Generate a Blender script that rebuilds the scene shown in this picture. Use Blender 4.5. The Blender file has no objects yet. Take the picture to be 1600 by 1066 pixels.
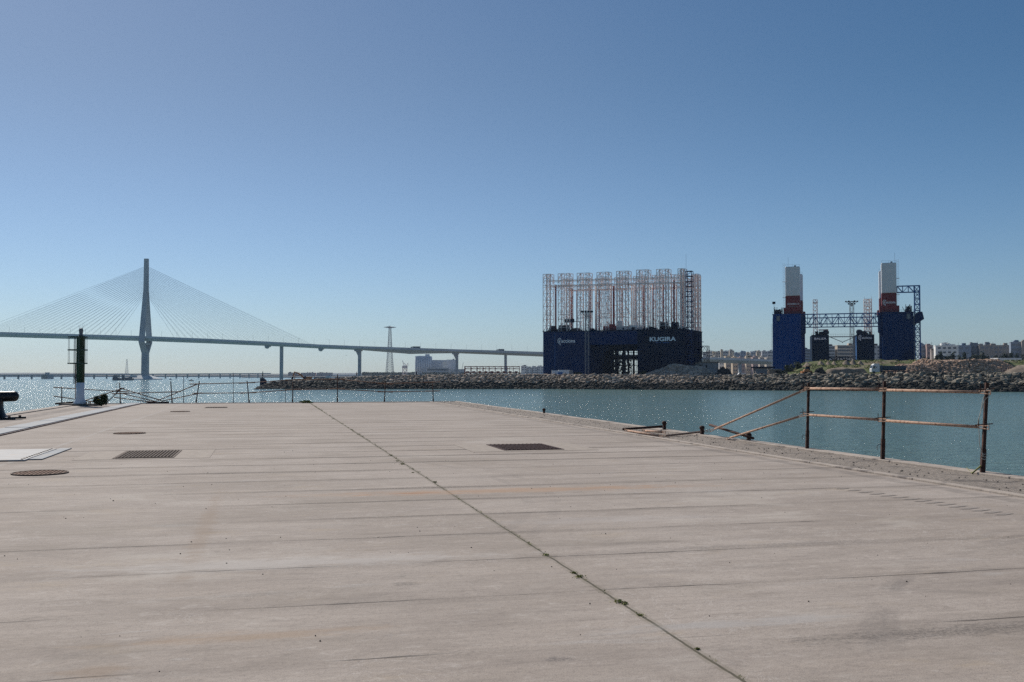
import bpy, math, random
from mathutils import Vector, Matrix, noise
random.seed(11)
R = math.radians
C = bpy.context.scene.collection
W, H, F = 1600.0, 1066.0, 1600.0
HOR = 587.0
PITCH = math.atan((HOR - 533) / F)
CAM = Vector((0, 0, 1.6))
SEA = -4.4

# ------------------------------------------------------------------ geometry of the view
def ray(px, py):
    cx, cz = (px - 800) / F, (533 - py) / F
    return Vector((cx, math.cos(PITCH) - math.sin(PITCH) * cz, math.sin(PITCH) + math.cos(PITCH) * cz))
def P(px, py, Y):
    d = ray(px, py); return CAM + d * (Y / d.y)
def G(px, py, z=0.0):
    d = ray(px, py); return CAM + d * ((z - CAM.z) / d.z)
TH = math.atan(383 / 1600)                     # the quay runs 13.5 degrees to the left
def Q(v, u, z=0.0):
    return Vector((v * math.cos(TH) - u * math.sin(TH), v * math.sin(TH) + u * math.cos(TH), z))
def toQ(p):
    return (p.x * math.cos(TH) + p.y * math.sin(TH), -p.x * math.sin(TH) + p.y * math.cos(TH))
def EV(px, py, v):                             # a point in the vertical plane at quay offset v
    d = ray(px, py); n = Vector((math.cos(TH), math.sin(TH), 0))
    return CAM + d * (v / d.dot(n))
def EU(px, py, u):
    d = ray(px, py); n = Vector((-math.sin(TH), math.cos(TH), 0))
    return CAM + d * (u / d.dot(n))

# ------------------------------------------------------------------ materials
def new_mat(name):
    m = bpy.data.materials.new(name); m.use_nodes = True
    nt = m.node_tree; b = nt.nodes['Principled BSDF']
    return m, nt, b
class NB:
    def __init__(s, nt): s.nt = nt
    def n(s, t, **kw):
        x = s.nt.nodes.new(t)
        for k, v in kw.items(): setattr(x, k, v)
        return x
    def link(s, a, b): s.nt.links.new(a, b)
    def val(s, x, sock):
        if isinstance(x, (int, float, tuple)): sock.default_value = x
        else: s.link(x, sock)
    def math(s, op, a, b=0.0, c=None, clamp=False):
        x = s.n('ShaderNodeMath', operation=op, use_clamp=clamp)
        s.val(a, x.inputs[0]); s.val(b, x.inputs[1])
        if c is not None: s.val(c, x.inputs[2])
        return x.outputs[0]
    def noise(s, vec, scale, detail=4, rough=.55, dist=0):
        x = s.n('ShaderNodeTexNoise'); s.link(vec, x.inputs['Vector'])
        x.inputs['Scale'].default_value = scale; x.inputs['Detail'].default_value = detail
        x.inputs['Roughness'].default_value = rough; x.inputs['Distortion'].default_value = dist
        return x.outputs['Fac']
    def ramp(s, fac, lo, hi, a=0.0, b=1.0):
        x = s.n('ShaderNodeMapRange', clamp=True, interpolation_type='SMOOTHSTEP')
        s.val(fac, x.inputs['Value']); s.val(lo, x.inputs['From Min']); s.val(hi, x.inputs['From Max'])
        x.inputs['To Min'].default_value = a; x.inputs['To Max'].default_value = b
        return x.outputs[0]
    def mix(s, fac, a, b, mode='MIX'):
        x = s.n('ShaderNodeMix', data_type='RGBA', blend_type=mode)
        s.val(fac, x.inputs['Factor'])
        for v, i in ((a, 6), (b, 7)):
            if isinstance(v, tuple): x.inputs[i].default_value = (*v, 1)
            else: s.link(v, x.inputs[i])
        return x.outputs[2]
    def scale(s, vec, x3):
        x = s.n('ShaderNodeMapping'); s.link(vec, x.inputs['Vector']); x.inputs['Scale'].default_value = x3
        return x.outputs[0]
    def bump(s, h, strength, dist, bsdf, prev=None):
        x = s.n('ShaderNodeBump'); s.link(h, x.inputs['Height'])
        x.inputs['Strength'].default_value = strength; x.inputs['Distance'].default_value = dist
        if prev: s.link(prev, x.inputs['Normal'])
        s.link(x.outputs[0], bsdf.inputs['Normal']); return x.outputs[0]

def mat(name, col, rough=.7, metal=0.0, var=.25, scale=1.0, dirt=None, dirt_amt=.0, dscale=.4, bump=0.0, spec=.5, island=0.0):
    m, nt, b = new_mat(name); N = NB(nt)
    tc = N.n('ShaderNodeTexCoord').outputs['Object']
    f = N.noise(tc, scale, 5)
    lo = tuple(c * (1 - var) for c in col); hi = tuple(min(1, c * (1 + var)) for c in col)
    c = N.mix(N.ramp(f, .3, .7), lo, hi)
    if dirt:
        d = N.ramp(N.noise(tc, dscale, 6, .65), .62 - dirt_amt * .3, .72 - dirt_amt * .2)
        c = N.mix(d, c, dirt)
    if island:
        rnd = N.n('ShaderNodeNewGeometry').outputs['Random Per Island']
        c = N.mix(N.ramp(rnd, 0, 1, 0, island), c, tuple(x * .3 for x in col))
    N.link(c, b.inputs['Base Color'])
    b.inputs['Roughness'].default_value = rough; b.inputs['Metallic'].default_value = metal
    b.inputs['Specular IOR Level'].default_value = spec
    if bump: N.bump(N.noise(tc, scale * 6, 5, .65), bump, .02, b)
    return m

M = {}
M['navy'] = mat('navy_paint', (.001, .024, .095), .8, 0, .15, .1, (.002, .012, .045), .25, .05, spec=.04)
M['blue'] = mat('blue_paint', (.001, .050, .22), .8, 0, .10, .06, (.002, .030, .15), .2, .05, spec=.04)
M['deepblue'] = mat('deep_blue_paint', (.001, .030, .115), .8, 0, .10, .06, (.002, .018, .07), .2, .05, spec=.04)
M['stairblue'] = mat('stair_blue_paint', (.006, .11, .34), .6)
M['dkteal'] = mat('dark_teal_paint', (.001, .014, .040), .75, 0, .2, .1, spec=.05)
M['latt'] = mat('pale_lattice_paint', (.80, .70, .66), .5, 0, .12, .5, (.42, .22, .17), .22, .3)
M['red'] = mat('oxide_red_paint', (.20, .02, .03), .6)
M['maroon'] = mat('maroon_paint', (.17, .008, .014), .6, 0, .1, .2)
M['white'] = mat('white_paint', (.72, .73, .74), .5, 0, .05, .4)
M['offwhite'] = mat('off_white_letters', (.93, .94, .96), .5, 0, .05)
M['bconc'] = mat('bridge_concrete', (.30, .34, .37), .8, 0, .12, .05)  # bridge concrete and deck steel lightened to carry distance haze in the colour
M['blight'] = mat('deck_edge_paint', (.46, .50, .53), .6, 0, .08, .05)
M['bsteel'] = mat('deck_steel_paint', (.27, .36, .39), .6, 0, .08, .05)
M['cable'] = mat('cable_sheath', (.22, .25, .28), .6)
M['green'] = mat('green_paint', (.003, .035, .020), .45, 0, .2, 3)
M['bwhite'] = mat('beacon_white_paint', (.72, .74, .78), .5, 0, .06, 2, (.45, .38, .3), .2, 3)
M['black'] = mat('black_cast_iron', (.010, .011, .014), .42, .3, .3, 6, bump=.2)
M['rust'] = mat('rusty_scaffold_tube', (.23, .125, .080), .8, .15, .3, 14, (.075, .028, .016), .45, 9, bump=.4)
M['rustlt'] = mat('faded_scaffold_tube', (.42, .27, .19), .8, .05, .2, 10, (.16, .065, .035), .35, 14, bump=.4)
M['dkrust'] = mat('dark_rusted_post', (.055, .024, .017), .85, .1, .4, 12, (.12, .05, .03), .3, 8, bump=.4)
M['steel'] = mat('galvanised_plate', (.205, .23, .26), .75, .1, .15, 1.5, (.26, .25, .24), .35, 2)
M['paleplate'] = mat('pale_steel_plate', (.37, .37, .37), .75, .05, .1, 2, (.38, .34, .30), .3, 2.5)
M['grate'] = mat('rusty_iron_grate', (.09, .060, .045), .8, .3, .3, 8)
M['darkgrate'] = mat('dark_red_iron', (.055, .022, .022), .8, .2, .3, 8)
M['pit'] = mat('dark_pit', (.012, .010, .010), .95)
M['orange'] = mat('orange_machine_paint', (.42, .16, .04), .6, 0, .2, 1.5, (.15, .07, .03), .3, 1)
M['tyre'] = mat('tyre_rubber', (.015, .015, .016), .85)
M['glass'] = mat('dark_window_glass', (.02, .03, .04), .15)
M['bldglass'] = mat('facade_window_glass', (.10, .12, .14), .5)
M['grey'] = mat('grey_metal', (.16, .17, .18), .6, .1)
M['tank'] = mat('blue_tipper_paint', (.008, .045, .085), .6)
M['barge'] = mat('blue_barge_paint', (.01, .06, .11), .6)
M['shipgrey'] = mat('grey_blue_ship_paint', (.045, .075, .10), .6)
M['silo'] = mat('silo_concrete', (.62, .65, .70), .8, 0, .06, .02)  # both silo tones lightened and blued: distance haze put into the colour
M['silo2'] = mat('silo_concrete_dark', (.50, .54, .60), .8, 0, .06, .02)
M['tree'] = mat('tree_leaf', (.030, .055, .028), .8, 0, .5, .5, island=.5)
M['bush'] = mat('bush_leaf', (.035, .060, .018), .8, 0, .5, .8, island=.5)
M['weed'] = mat('weed_leaf', (.27, .28, .08), .8, 0, .4, 6, island=.5)
M['flower'] = mat('yellow_flower', (.65, .42, .04), .7)
M['bark'] = mat('bark', (.06, .045, .035), .9)
M['cloth'] = mat('dark_trousers', (.02, .02, .035), .9)
M['skin'] = mat('skin', (.42, .24, .17), .6)
M['hair'] = mat('dark_hair', (.02, .015, .01), .8)
M['rope'] = mat('pale_rope', (.45, .42, .36), .9, 0, .2, 30)
M['wallpale'] = mat('pale_block_wall', (.38, .36, .35), .85, 0, .1, .6, (.22, .18, .15), .4, .5)
M['tanwall'] = mat('tan_block_wall', (.30, .23, .17), .85, 0, .1, .6)
M['lampglass'] = mat('lamp_glass', (.5, .52, .55), .3)
M['plinth'] = mat('dark_plinth_concrete', (.12, .115, .11), .9, 0, .2, 4)

# ------------------------------------------------------------------ mesh builder
class MB:
    def __init__(s): s.v = []; s.f = []; s.sm = []
    def add(s, vs, fs, smooth=False):
        o = len(s.v); s.v += [tuple(p) for p in vs]
        s.f += [tuple(i + o for i in f) for f in fs]; s.sm += [smooth] * len(fs); return s
    def box(s, x0, x1, y0, y1, z0, z1, m=None):
        vs = [Vector(p) for p in ((x0,y0,z0),(x1,y0,z0),(x1,y1,z0),(x0,y1,z0),(x0,y0,z1),(x1,y0,z1),(x1,y1,z1),(x0,y1,z1))]
        if m: vs = [m @ p for p in vs]
        return s.add(vs, [(0,3,2,1),(4,5,6,7),(0,1,5,4),(1,2,6,5),(2,3,7,6),(3,0,4,7)])
    def bevbox(s, x0, x1, y0, y1, z0, z1, b, m=None):
        # a box with chamfered top and vertical edges
        def ring(i, z): return [(x0+i+b,y0+i,z),(x1-i-b,y0+i,z),(x1-i,y0+i+b,z),(x1-i,y1-i-b,z),(x1-i-b,y1-i,z),(x0+i+b,y1-i,z),(x0+i,y1-i-b,z),(x0+i,y0+i+b,z)]
        vs = [Vector(p) for p in ring(b*.6, z0) + ring(0, z0+b) + ring(0, z1-b) + ring(b*.6, z1)]
        if m: vs = [m @ p for p in vs]
        fs = [tuple(range(7, -1, -1)), tuple(range(24, 32))]
        for k in range(3):
            for i in range(8): fs.append((k*8+i, k*8+(i+1)%8, k*8+8+(i+1)%8, k*8+8+i))
        return s.add(vs, fs)
    def tube(s, a, b, r, n=6, r2=None, cap=True, smooth=True):
        a = Vector(a); b = Vector(b); r2 = r if r2 is None else r2
        d = (b - a)
        if d.length < 1e-6: return s
        d.normalize(); up = Vector((0,0,1)) if abs(d.z) < .95 else Vector((1,0,0))
        e1 = d.cross(up).normalized(); e2 = e1.cross(d)
        vs = []
        for p, rr in ((a, r), (b, r2)):
            for i in range(n):
                t = 2*math.pi*(i+.5)/n; vs.append(p + e1*math.cos(t)*rr + e2*math.sin(t)*rr)
        fs = [(i, (i+1)%n, n+(i+1)%n, n+i) for i in range(n)]
        if cap: fs += [tuple(range(n-1,-1,-1)), tuple(range(n, 2*n))]
        return s.add(vs, fs, smooth and n > 5)
    def path(s, pts, r, n=6):
        for a, b in zip(pts, pts[1:]): s.tube(a, b, r, n)
        return s
    def lathe(s, prof, c=(0,0,0), n=24, smooth=True):
        c = Vector(c); vs = []
        for r, z in prof:
            for i in range(n):
                t = 2*math.pi*i/n; vs.append(c + Vector((r*math.cos(t), r*math.sin(t), z)))
        fs = []
        for k in range(len(prof)-1):
            for i in range(n): fs.append((k*n+i, k*n+(i+1)%n, (k+1)*n+(i+1)%n, (k+1)*n+i))
        fs += [tuple(range(n-1,-1,-1)), tuple(range((len(prof)-1)*n, len(prof)*n))]
        return s.add(vs, fs, smooth)
    def prism(s, poly, y0, y1):   # outline in x,z extruded along y
        n = len(poly)
        vs = [(x, y0, z) for x, z in poly] + [(x, y1, z) for x, z in poly]
        fs = [tuple(range(n)), tuple(range(2*n-1, n-1, -1))] + [((i+1)%n, i, n+i, n+(i+1)%n) for i in range(n)]
        return s.add(vs, fs)
    def rock(s, c, sx, sy, sz, rnd):
        t = (1+5**.5)/2; q = rnd.uniform(0, 6.28); q2 = rnd.uniform(-.5, .5)
        rot = Matrix.Rotation(q, 3, 'Z') @ Matrix.Rotation(q2, 3, 'X') @ Matrix.Rotation(rnd.uniform(0, 3), 3, Vector((rnd.random(), rnd.random(), rnd.random())).normalized())
        vs = []
        for p in ((-1,t,0),(1,t,0),(-1,-t,0),(1,-t,0),(0,-1,t),(0,1,t),(0,-1,-t),(0,1,-t),(t,0,-1),(t,0,1),(-t,0,-1),(-t,0,1)):
            w = rot @ (Vector(p).normalized() * rnd.uniform(.62, 1.28))
            vs.append(Vector(c) + Vector((w.x*sx, w.y*sy, w.z*sz)))
        return s.add(vs, [(0,11,5),(0,5,1),(0,1,7),(0,7,10),(0,10,11),(1,5,9),(5,11,4),(11,10,2),(10,7,6),(7,1,8),(3,9,4),(3,4,2),(3,2,6),(3,6,8),(3,8,9),(4,9,5),(2,4,11),(6,2,10),(8,6,7),(9,8,1)])
    def leaf(s, c, r, rnd):
        a = Vector((rnd.gauss(0,1), rnd.gauss(0,1), rnd.gauss(0,.7))).normalized()
        b = a.cross(Vector((rnd.gauss(0,1), rnd.gauss(0,1), rnd.gauss(0,1)))).normalized()
        c = Vector(c)
        return s.add([c - a*r, c + b*r*.45, c + a*r, c - b*r*.45], [(0,1,2,3)])
    def build(s, name, m, parent=None, off=None):
        me = bpy.data.meshes.new(name)
        v = s.v
        if off is not None: v = [(p[0]-off[0], p[1]-off[1], p[2]-off[2]) for p in v]
        me.from_pydata(v, [], s.f); me.polygons.foreach_set('use_smooth', s.sm)
        me.update(); me.materials.append(m)
        o = bpy.data.objects.new(name, me); C.objects.link(o)
        if parent: o.parent = parent
        return o

def empty(name, loc, rz=0):
    o = bpy.data.objects.new(name, None); C.objects.link(o)
    o.location = loc; o.rotation_euler = (0, 0, rz); o.empty_display_size = .2; return o
def tag(o, label=None, cat=None, group=None, kind=None):
    for k, v in (('label', label), ('category', cat), ('group', group), ('kind', kind)):
        if v: o[k] = v
    return o
def thing(name, label, cat, loc, rz=0, group=None):
    return tag(empty(name, loc, rz), label, cat, group)
def struct(name, mb, m, label, cat='ground', parent=None, loc=None, rz=0, kind='structure'):
    o = mb.build(name, m, parent)
    if loc is not None: o.location = loc
    o.rotation_euler = (0, 0, rz)
    return tag(o, label, cat, kind=kind)
def copy_tree(o, parent=None):
    c = o.copy(); C.objects.link(c); c.parent = parent
    for ch in list(o.children): copy_tree(ch, c)
    return c

def lattice(mb, x0, x1, y0, y1, z0, z1, dz, r, rb=None, single=False):
    rb = rb or r*.6
    cs = [(x0,y0),(x1,y0),(x1,y1),(x0,y1)]
    n = max(1, round((z1-z0)/dz)); h = (z1-z0)/n
    for x, y in cs: mb.tube((x,y,z0),(x,y,z1), r, 4)
    for k in range(n+1):
        z = z0 + k*h
        for i in range(4):
            a, b = cs[i], cs[(i+1)%4]
            mb.tube((*a,z),(*b,z), rb, 4, cap=False)
            if k < n:
                if single:
                    if (k+i) % 2: a, b = b, a
                    mb.tube((*a,z),(*b,z+h), rb, 4, cap=False)
                else:
                    mid = ((a[0]+b[0])/2, (a[1]+b[1])/2)
                    mb.tube((*a,z),(*mid,z+h), rb, 4, cap=False); mb.tube((*b,z),(*mid,z+h), rb, 4, cap=False)
def girder(mb, a, b, h, w, dx, r, rb=None):
    # box girder lattice between two points (bottom centre line)
    rb = rb or r*.6; a = Vector(a); b = Vector(b); d = (b-a); L = d.length; d.normalize()
    s = Vector((-d.y, d.x, 0)).normalized()*(w/2); up = Vector((0,0,h)); n = max(1, round(L/dx))
    for o in (s, -s):
        mb.tube(a+o, b+o, r, 4); mb.tube(a+o+up, b+o+up, r, 4)
        for k in range(n+1):
            p = a + d*(L*k/n) + o
            mb.tube(p, p+up, rb, 4, cap=False)
            if k < n:
                q = a + d*(L*(k+1)/n) + o
                if k % 2: mb.tube(p, q+up, rb, 4, cap=False)
                else: mb.tube(p+up, q, rb, 4, cap=False)
    for k in range(n+1):
        p = a + d*(L*k/n)
        mb.tube(p-s, p+s, rb, 4, cap=False); mb.tube(p-s+up, p+s+up, rb, 4, cap=False)

def text_mesh(txt, x0, x1, z0, z1, y, bold=0.0, thick=.08, shear=0.0):
    cu = bpy.data.curves.new('txt', 'FONT'); cu.body = txt; cu.offset = bold; cu.shear = shear
    cu.space_character = 1.0
    o = bpy.data.objects.new('txt', cu); C.objects.link(o)
    dg = bpy.context.evaluated_depsgraph_get(); dg.update()
    me = bpy.data.meshes.new_from_object(o.evaluated_get(dg))
    xs = [v.co.x for v in me.vertices]; ys = [v.co.y for v in me.vertices]
    ax, bx, ay, by = min(xs), max(xs), min(ys), max(ys)
    mb = MB()
    vs = [(x0 + (v.co.x-ax)/(bx-ax)*(x1-x0), y, z0 + (v.co.y-ay)/(by-ay)*(z1-z0)) for v in me.vertices]
    mb.add(vs, [tuple(p.vertices) for p in me.polygons])
    bpy.data.objects.remove(o); bpy.data.meshes.remove(me); bpy.data.curves.remove(cu)
    return mb
def swirl(mb, cx, cz, s, y):
    # the leaf-and-stem emblem left of the word: an open arc, a hooked stem and an inner curl
    def arc(pts, w):
        for (xa, za), (xb, zb) in zip(pts, pts[1:]):
            d = Vector((xb-xa, zb-za)); n = Vector((-d.y, d.x)).normalized()*w/2
            d = d.normalized()*w*.25
            mb.add([(xa-d.x+n.x,y,za-d.y+n.y),(xa-d.x-n.x,y,za-d.y-n.y),(xb+d.x-n.x,y,zb+d.y-n.y),(xb+d.x+n.x,y,zb+d.y+n.y)], [(0,1,2,3)])
    a = [(cx+s*.62*math.cos(t), cz+s*.95*math.sin(t)) for t in [R(x) for x in range(35, 236, 20)]]
    arc(a, s*.2)
    arc([(cx-s*.35, cz-s*.78), (cx-s*.05, cz-s*.98), (cx+s*.12, cz-s*.95)], s*.16)
    arc([(cx+s*.05, cz+s*.55), (cx+s*.08, cz+s*.1), (cx+s*.02, cz-s*.45), (cx+s*.15, cz-s*.9), (cx+s*.2, cz-s*1.35)], s*.2)
    arc([(cx-s*.25, cz+s*.1), (cx-s*.2, cz-s*.3), (cx+s*.02, cz-s*.5)], s*.14)

# ------------------------------------------------------------------ world, sun, camera
SUN_AZ, SUN_EL = R(-34), R(40)
world = bpy.data.worlds.new("World"); bpy.context.scene.world = world; world.use_nodes = True
wn = world.node_tree; sky = wn.nodes.new('ShaderNodeTexSky'); sky.sky_type = 'NISHITA'; sky.sun_disc = False
sky.sun_elevation = SUN_EL; sky.sun_rotation = SUN_AZ
sky.altitude = 0; sky.air_density = 1.0; sky.dust_density = 0.35; sky.ozone_density = 2.2
WN = NB(wn)
wtc = WN.n('ShaderNodeTexCoord').outputs['Generated']
wsp = WN.n('ShaderNodeSeparateXYZ'); wn.links.new(wtc, wsp.inputs[0])
hgt = WN.ramp(wsp.outputs[2], 0.0, .30)
azd = WN.n('ShaderNodeVectorMath', operation='DOT_PRODUCT'); wn.links.new(wtc, azd.inputs[0])
azd.inputs[1].default_value = (math.sin(SUN_AZ), math.cos(SUN_AZ), 0)
azf = WN.ramp(azd.outputs['Value'], .45, .98)
air_far = WN.mix(hgt, (.60, .75, .95), (.375, .565, .70)); air_sun = WN.mix(hgt, (.60, .75, .98), (.575, .63, .70))
wn.links.new(WN.mix(1.0, sky.outputs[0], WN.mix(azf, air_far, air_sun), 'MULTIPLY'), wn.nodes['Background'].inputs['Color'])
wn.nodes['Background'].inputs['Strength'].default_value = 0.085
sd = Vector((math.sin(SUN_AZ)*math.cos(SUN_EL), math.cos(SUN_AZ)*math.cos(SUN_EL), math.sin(SUN_EL)))
sl = bpy.data.lights.new('sun', 'SUN'); sl.energy = 4.3; sl.angle = R(.5); sl.color = (1, .93, .84)
so = bpy.data.objects.new('sun', sl); C.objects.link(so); so.rotation_euler = (-sd).to_track_quat('-Z', 'Y').to_euler()
cam = bpy.data.cameras.new('camera'); cam.lens = 36; cam.sensor_width = 36; cam.clip_end = 30000; cam.clip_start = .05
co = bpy.data.objects.new('camera', cam); C.objects.link(co); co.location = CAM; co.rotation_euler = (math.pi/2 + PITCH, 0, 0)
sc = bpy.context.scene; sc.camera = co
sc.view_settings.view_transform = 'Standard'; sc.view_settings.look = 'None'; sc.view_settings.gamma = 1
sc.view_settings.exposure = 0.0
sc.cycles.volume_bounces = 0
sc.cycles.use_denoising = False; sc.cycles.adaptive_threshold = .004; sc.cycles.sample_clamp_direct = 14; sc.cycles.filter_width = 1.5; sc.cycles.sample_clamp_indirect = 6

# ------------------------------------------------------------------ haze
hz = MB().box(-4500, 5200, -200, 8200, -8, 205).build('haze', M['white'])
m, nt, b = new_mat('haze_air'); nt.nodes.remove(b)
pv = nt.nodes.new('ShaderNodeVolumePrincipled'); pv.inputs['Color'].default_value = (.58, .76, 1, 1)
pv.inputs['Density'].default_value = .00005; pv.inputs['Anisotropy'].default_value = .3
nt.links.new(pv.outputs[0], nt.nodes['Material Output'].inputs['Volume'])
hz.data.materials[0] = m; tag(hz, 'pale sea haze over the bay', 'haze', kind='stuff')

# ------------------------------------------------------------------ water
m, nt, b = new_mat('sea_water'); N = NB(nt)
tc = N.n('ShaderNodeTexCoord').outputs['Object']
big = N.noise(N.scale(tc, (.35, 1.0, 1)), .02, 4, .6)
b.inputs['Roughness'].default_value = .115; b.inputs['IOR'].default_value = 1.33
N.link(N.mix(N.ramp(big, .35, .65), (.130, .235, .235), (.155, .262, .255)), b.inputs['Base Color'])
w1 = N.noise(N.scale(tc, (.6, 1.0, 1)), .55, 3, .6, .4)
w2 = N.noise(N.scale(tc, (.8, 1.0, 1)), 2.6, 4, .7, .3)
h = N.math('ADD', w1, N.math('MULTIPLY', w2, .30))
h = N.math('MULTIPLY', h, N.ramp(big, .25, .75, .75, 1.15))
N.bump(h, 1.0, .72, b)
M['water'] = m
struct('water', MB().add([(-4400,-180,0),(5100,-180,0),(5100,8100,0),(-4400,8100,0)], [(0,1,2,3)]), m, 'rippled blue green bay water with sun glitter', 'water', loc=(0,0,SEA))
struct('seabed', MB().add([(-4400,-180,0),(5100,-180,0),(5100,8100,0),(-4400,8100,0)], [(0,1,2,3)]), M['pit'], 'dark bottom of the bay', 'ground', loc=(0,0,SEA-3))

# ------------------------------------------------------------------ quay
VL, VR, UE = -10.45, 11.45, 62.0
m, nt, b = new_mat('quay_concrete'); N = NB(nt)
tc = N.n('ShaderNodeTexCoord').outputs['Object']
sp = N.n('ShaderNodeSeparateXYZ'); N.link(tc, sp.inputs[0]); V_, U_ = sp.outputs[0], sp.outputs[1]
n1 = N.noise(tc, .35, 5, .6); n2 = N.noise(N.scale(tc, (.35, 1.6, 1)), 1.3, 6, .65, .6); n3 = N.noise(tc, 26, 4, .7); n4 = N.noise(tc, 110, 2, .6)
col = N.mix(N.ramp(n1, .3, .7), (.395, .338, .288), (.485, .425, .372))
col = N.mix(N.ramp(n2, .35, .75, 0, .55), col, (.275, .235, .205))
broom = N.noise(N.scale(tc, (.8, 9, 1)), 1.6, 5, .75)
col = N.mix(N.ramp(broom, .45, .72, 0, .40), col, (.225, .190, .168))
cr1 = N.ramp(N.math('ABSOLUTE', N.math('SUBTRACT', N.noise(N.scale(tc, (.7, 1.2, 1)), .55, 7, .7, .8), .5)), .0, .006, 1, 0)
cr1 = N.math('MULTIPLY', cr1, N.ramp(N.noise(tc, .28, 2), .55, .66))
col = N.mix(N.math('MULTIPLY', cr1, .35), col, (.10, .085, .075))
col = N.mix(N.ramp(N.noise(N.scale(tc, (.5, 2.2, 1)), .9, 5, .7, 1.0), .58, .74, 0, .7), col, (.47, .44, .41))
col = N.mix(N.ramp(n3, .45, .75, 0, .45), col, (.20, .17, .155))
col = N.mix(N.ramp(n4, .48, .70, 0, .5), col, (.15, .13, .12))
med = N.noise(N.scale(tc, (.8, 1.3, 1)), 5.5, 6, .78, .6)
col = N.mix(N.ramp(med, .52, .72, 0, .5), col, (.20, .172, .150)); col = N.mix(N.ramp(med, .46, .30, 0, .45), col, (.56, .51, .46))
scf = N.math('ABSOLUTE', N.math('SUBTRACT', N.noise(N.scale(tc, (1.2, 1.0, 1)), 1.7, 5, .6, 2.2), .5))
col = N.mix(N.math('MULTIPLY', N.ramp(scf, .0, .012, 1, 0), N.ramp(N.noise(tc, .5, 2), .50, .62, 0, .5)), col, (.56, .52, .48))
wob = N.math('MULTIPLY', N.math('SUBTRACT', N.noise(N.scale(tc, (.25, .05, 1)), 1.2, 3), .5), .22)
uu = N.math('ADD', N.math('ADD', U_, wob), N.math('MULTIPLY', V_, -.006))
fr = N.math('SUBTRACT', N.math('FRACT', N.math('ADD', N.math('DIVIDE', uu, 1.45), .5 - .035)), .5)   # -.5..5 around a band
ad = N.math('ABSOLUTE', fr)
bandn = N.noise(N.scale(tc, (.12, .69, 1)), 1.0, 3, .6)
spk = N.noise(tc, 38, 3, .8)
band = N.ramp(N.math('ADD', ad, N.math('MULTIPLY', N.math('SUBTRACT', broom, .5), .10)), .02, N.ramp(N.noise(N.scale(tc, (.15, .69, 1)), 1.3, 2), .35, .65, .05, .17), 1, 0)
band = N.math('MULTIPLY', band, N.ramp(bandn, .38, .60, .10, 1))
farn = N.ramp(U_, 8, 20, .45, 1.7)
band = N.math('MULTIPLY', band, farn)
lm = N.ramp(V_, -4.75, -4.45, .12, 1)
band = N.math('MULTIPLY', band, lm)
bsp = N.math('MULTIPLY', band, N.ramp(spk, .38, .60, .20, 1))
col = N.mix(N.math('MULTIPLY', bsp, .80, clamp=True), col, (.130, .108, .092))
big_ = N.noise(N.scale(tc, (.5, 1.1, 1)), .55, 6, .7, .5)
col = N.mix(N.ramp(big_, .50, .66, 0, .42), col, (.235, .200, .165))
col = N.mix(N.ramp(big_, .44, .30, 0, .40), col, (.52, .475, .42))
rst = N.noise(N.scale(tc, (.8, 1.6, 1)), .9, 6, .72)
col = N.mix(N.ramp(rst, .56, .74, 0, .38), col, (.40, .315, .21))
def arc_(cv, cu, r_, w_, amt):
    global col
    a = N.math('SUBTRACT', V_, cv); c_ = N.math('SUBTRACT', U_, cu)
    d = N.math('SQRT', N.math('ADD', N.math('MULTIPLY', a, a), N.math('MULTIPLY', c_, c_)))
    d = N.math('ABSOLUTE', N.math('SUBTRACT', N.math('ADD', d, N.math('MULTIPLY', N.math('SUBTRACT', N.noise(tc, 2.0, 4), .5), .10)), r_))
    m_ = N.math('MULTIPLY', N.ramp(d, w_*.5, w_, 1, 0), N.ramp(N.noise(N.scale(tc, (1, 1, 1)), .8, 3), .46, .60, 0, amt*.42))
    col = N.mix(N.math('MULTIPLY', m_, N.ramp(N.noise(tc, 30, 3, .8), .35, .6, .3, 1)), col, (.15, .135, .125))
for q_ in ((9.5, 2.2, 6.8, .10, .75), (10.1, 2.2, 7.2, .07, .6), (-7.0, 15.0, 10.5, .09, .6), (-7.0, 15.2, 10.9, .09, .5), (3.2, 15.5, 7.6, .08, .55), (0.5, -1.5, 9.3, .07, .55)): arc_(*q_)
wob2 = N.math('MULTIPLY', N.math('SUBTRACT', N.noise(N.scale(tc, (1.6, .0, 1)), 1.0, 4), .5), .03)
fl = N.math('ABSOLUTE', N.math('ADD', fr, wob2))
thw = N.ramp(N.noise(N.scale(tc, (2.2, .69, 1)), 1.0, 3), .45, .70, .003, .013)
thin = N.math('MULTIPLY', N.ramp(fl, thw, N.math('ADD', thw, .004), 1, 0), N.ramp(N.noise(N.scale(tc, (.22, .69, 1)), 1.0, 3), .46, .54))
col = N.mix(N.math('MULTIPLY', N.math('MULTIPLY', thin, lm), .9), col, (.045, .038, .034))
def line(c0, w, amt, colr, breakup=None, coord=V_):
    global col
    d = N.math('ABSOLUTE', N.math('SUBTRACT', N.math('ADD', coord, N.math('MULTIPLY', N.math('SUBTRACT', N.noise(tc, 3.0, 3), .5), .03)), c0))
    f = N.ramp(d, w*.6, w, 1, 0)
    if breakup: f = N.math('MULTIPLY', f, N.ramp(N.noise(tc, breakup, 3), .38, .58, .25, 1))
    col = N.mix(N.math('MULTIPLY', f, amt), col, colr)
line(2.44, .013, .85, (.045, .042, .026))
line(2.44, .05, .35, (.16, .14, .09), 6.0)
line(-4.6, .07, .65, (.42, .39, .36), 2.0)
line(9.32, .18, .40, (.13, .115, .105), 3.0)
line(-9.0, .42, .62, (.13, .115, .11), 2.5)
line(-8.35, .10, .5, (.42, .39, .36))
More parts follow.
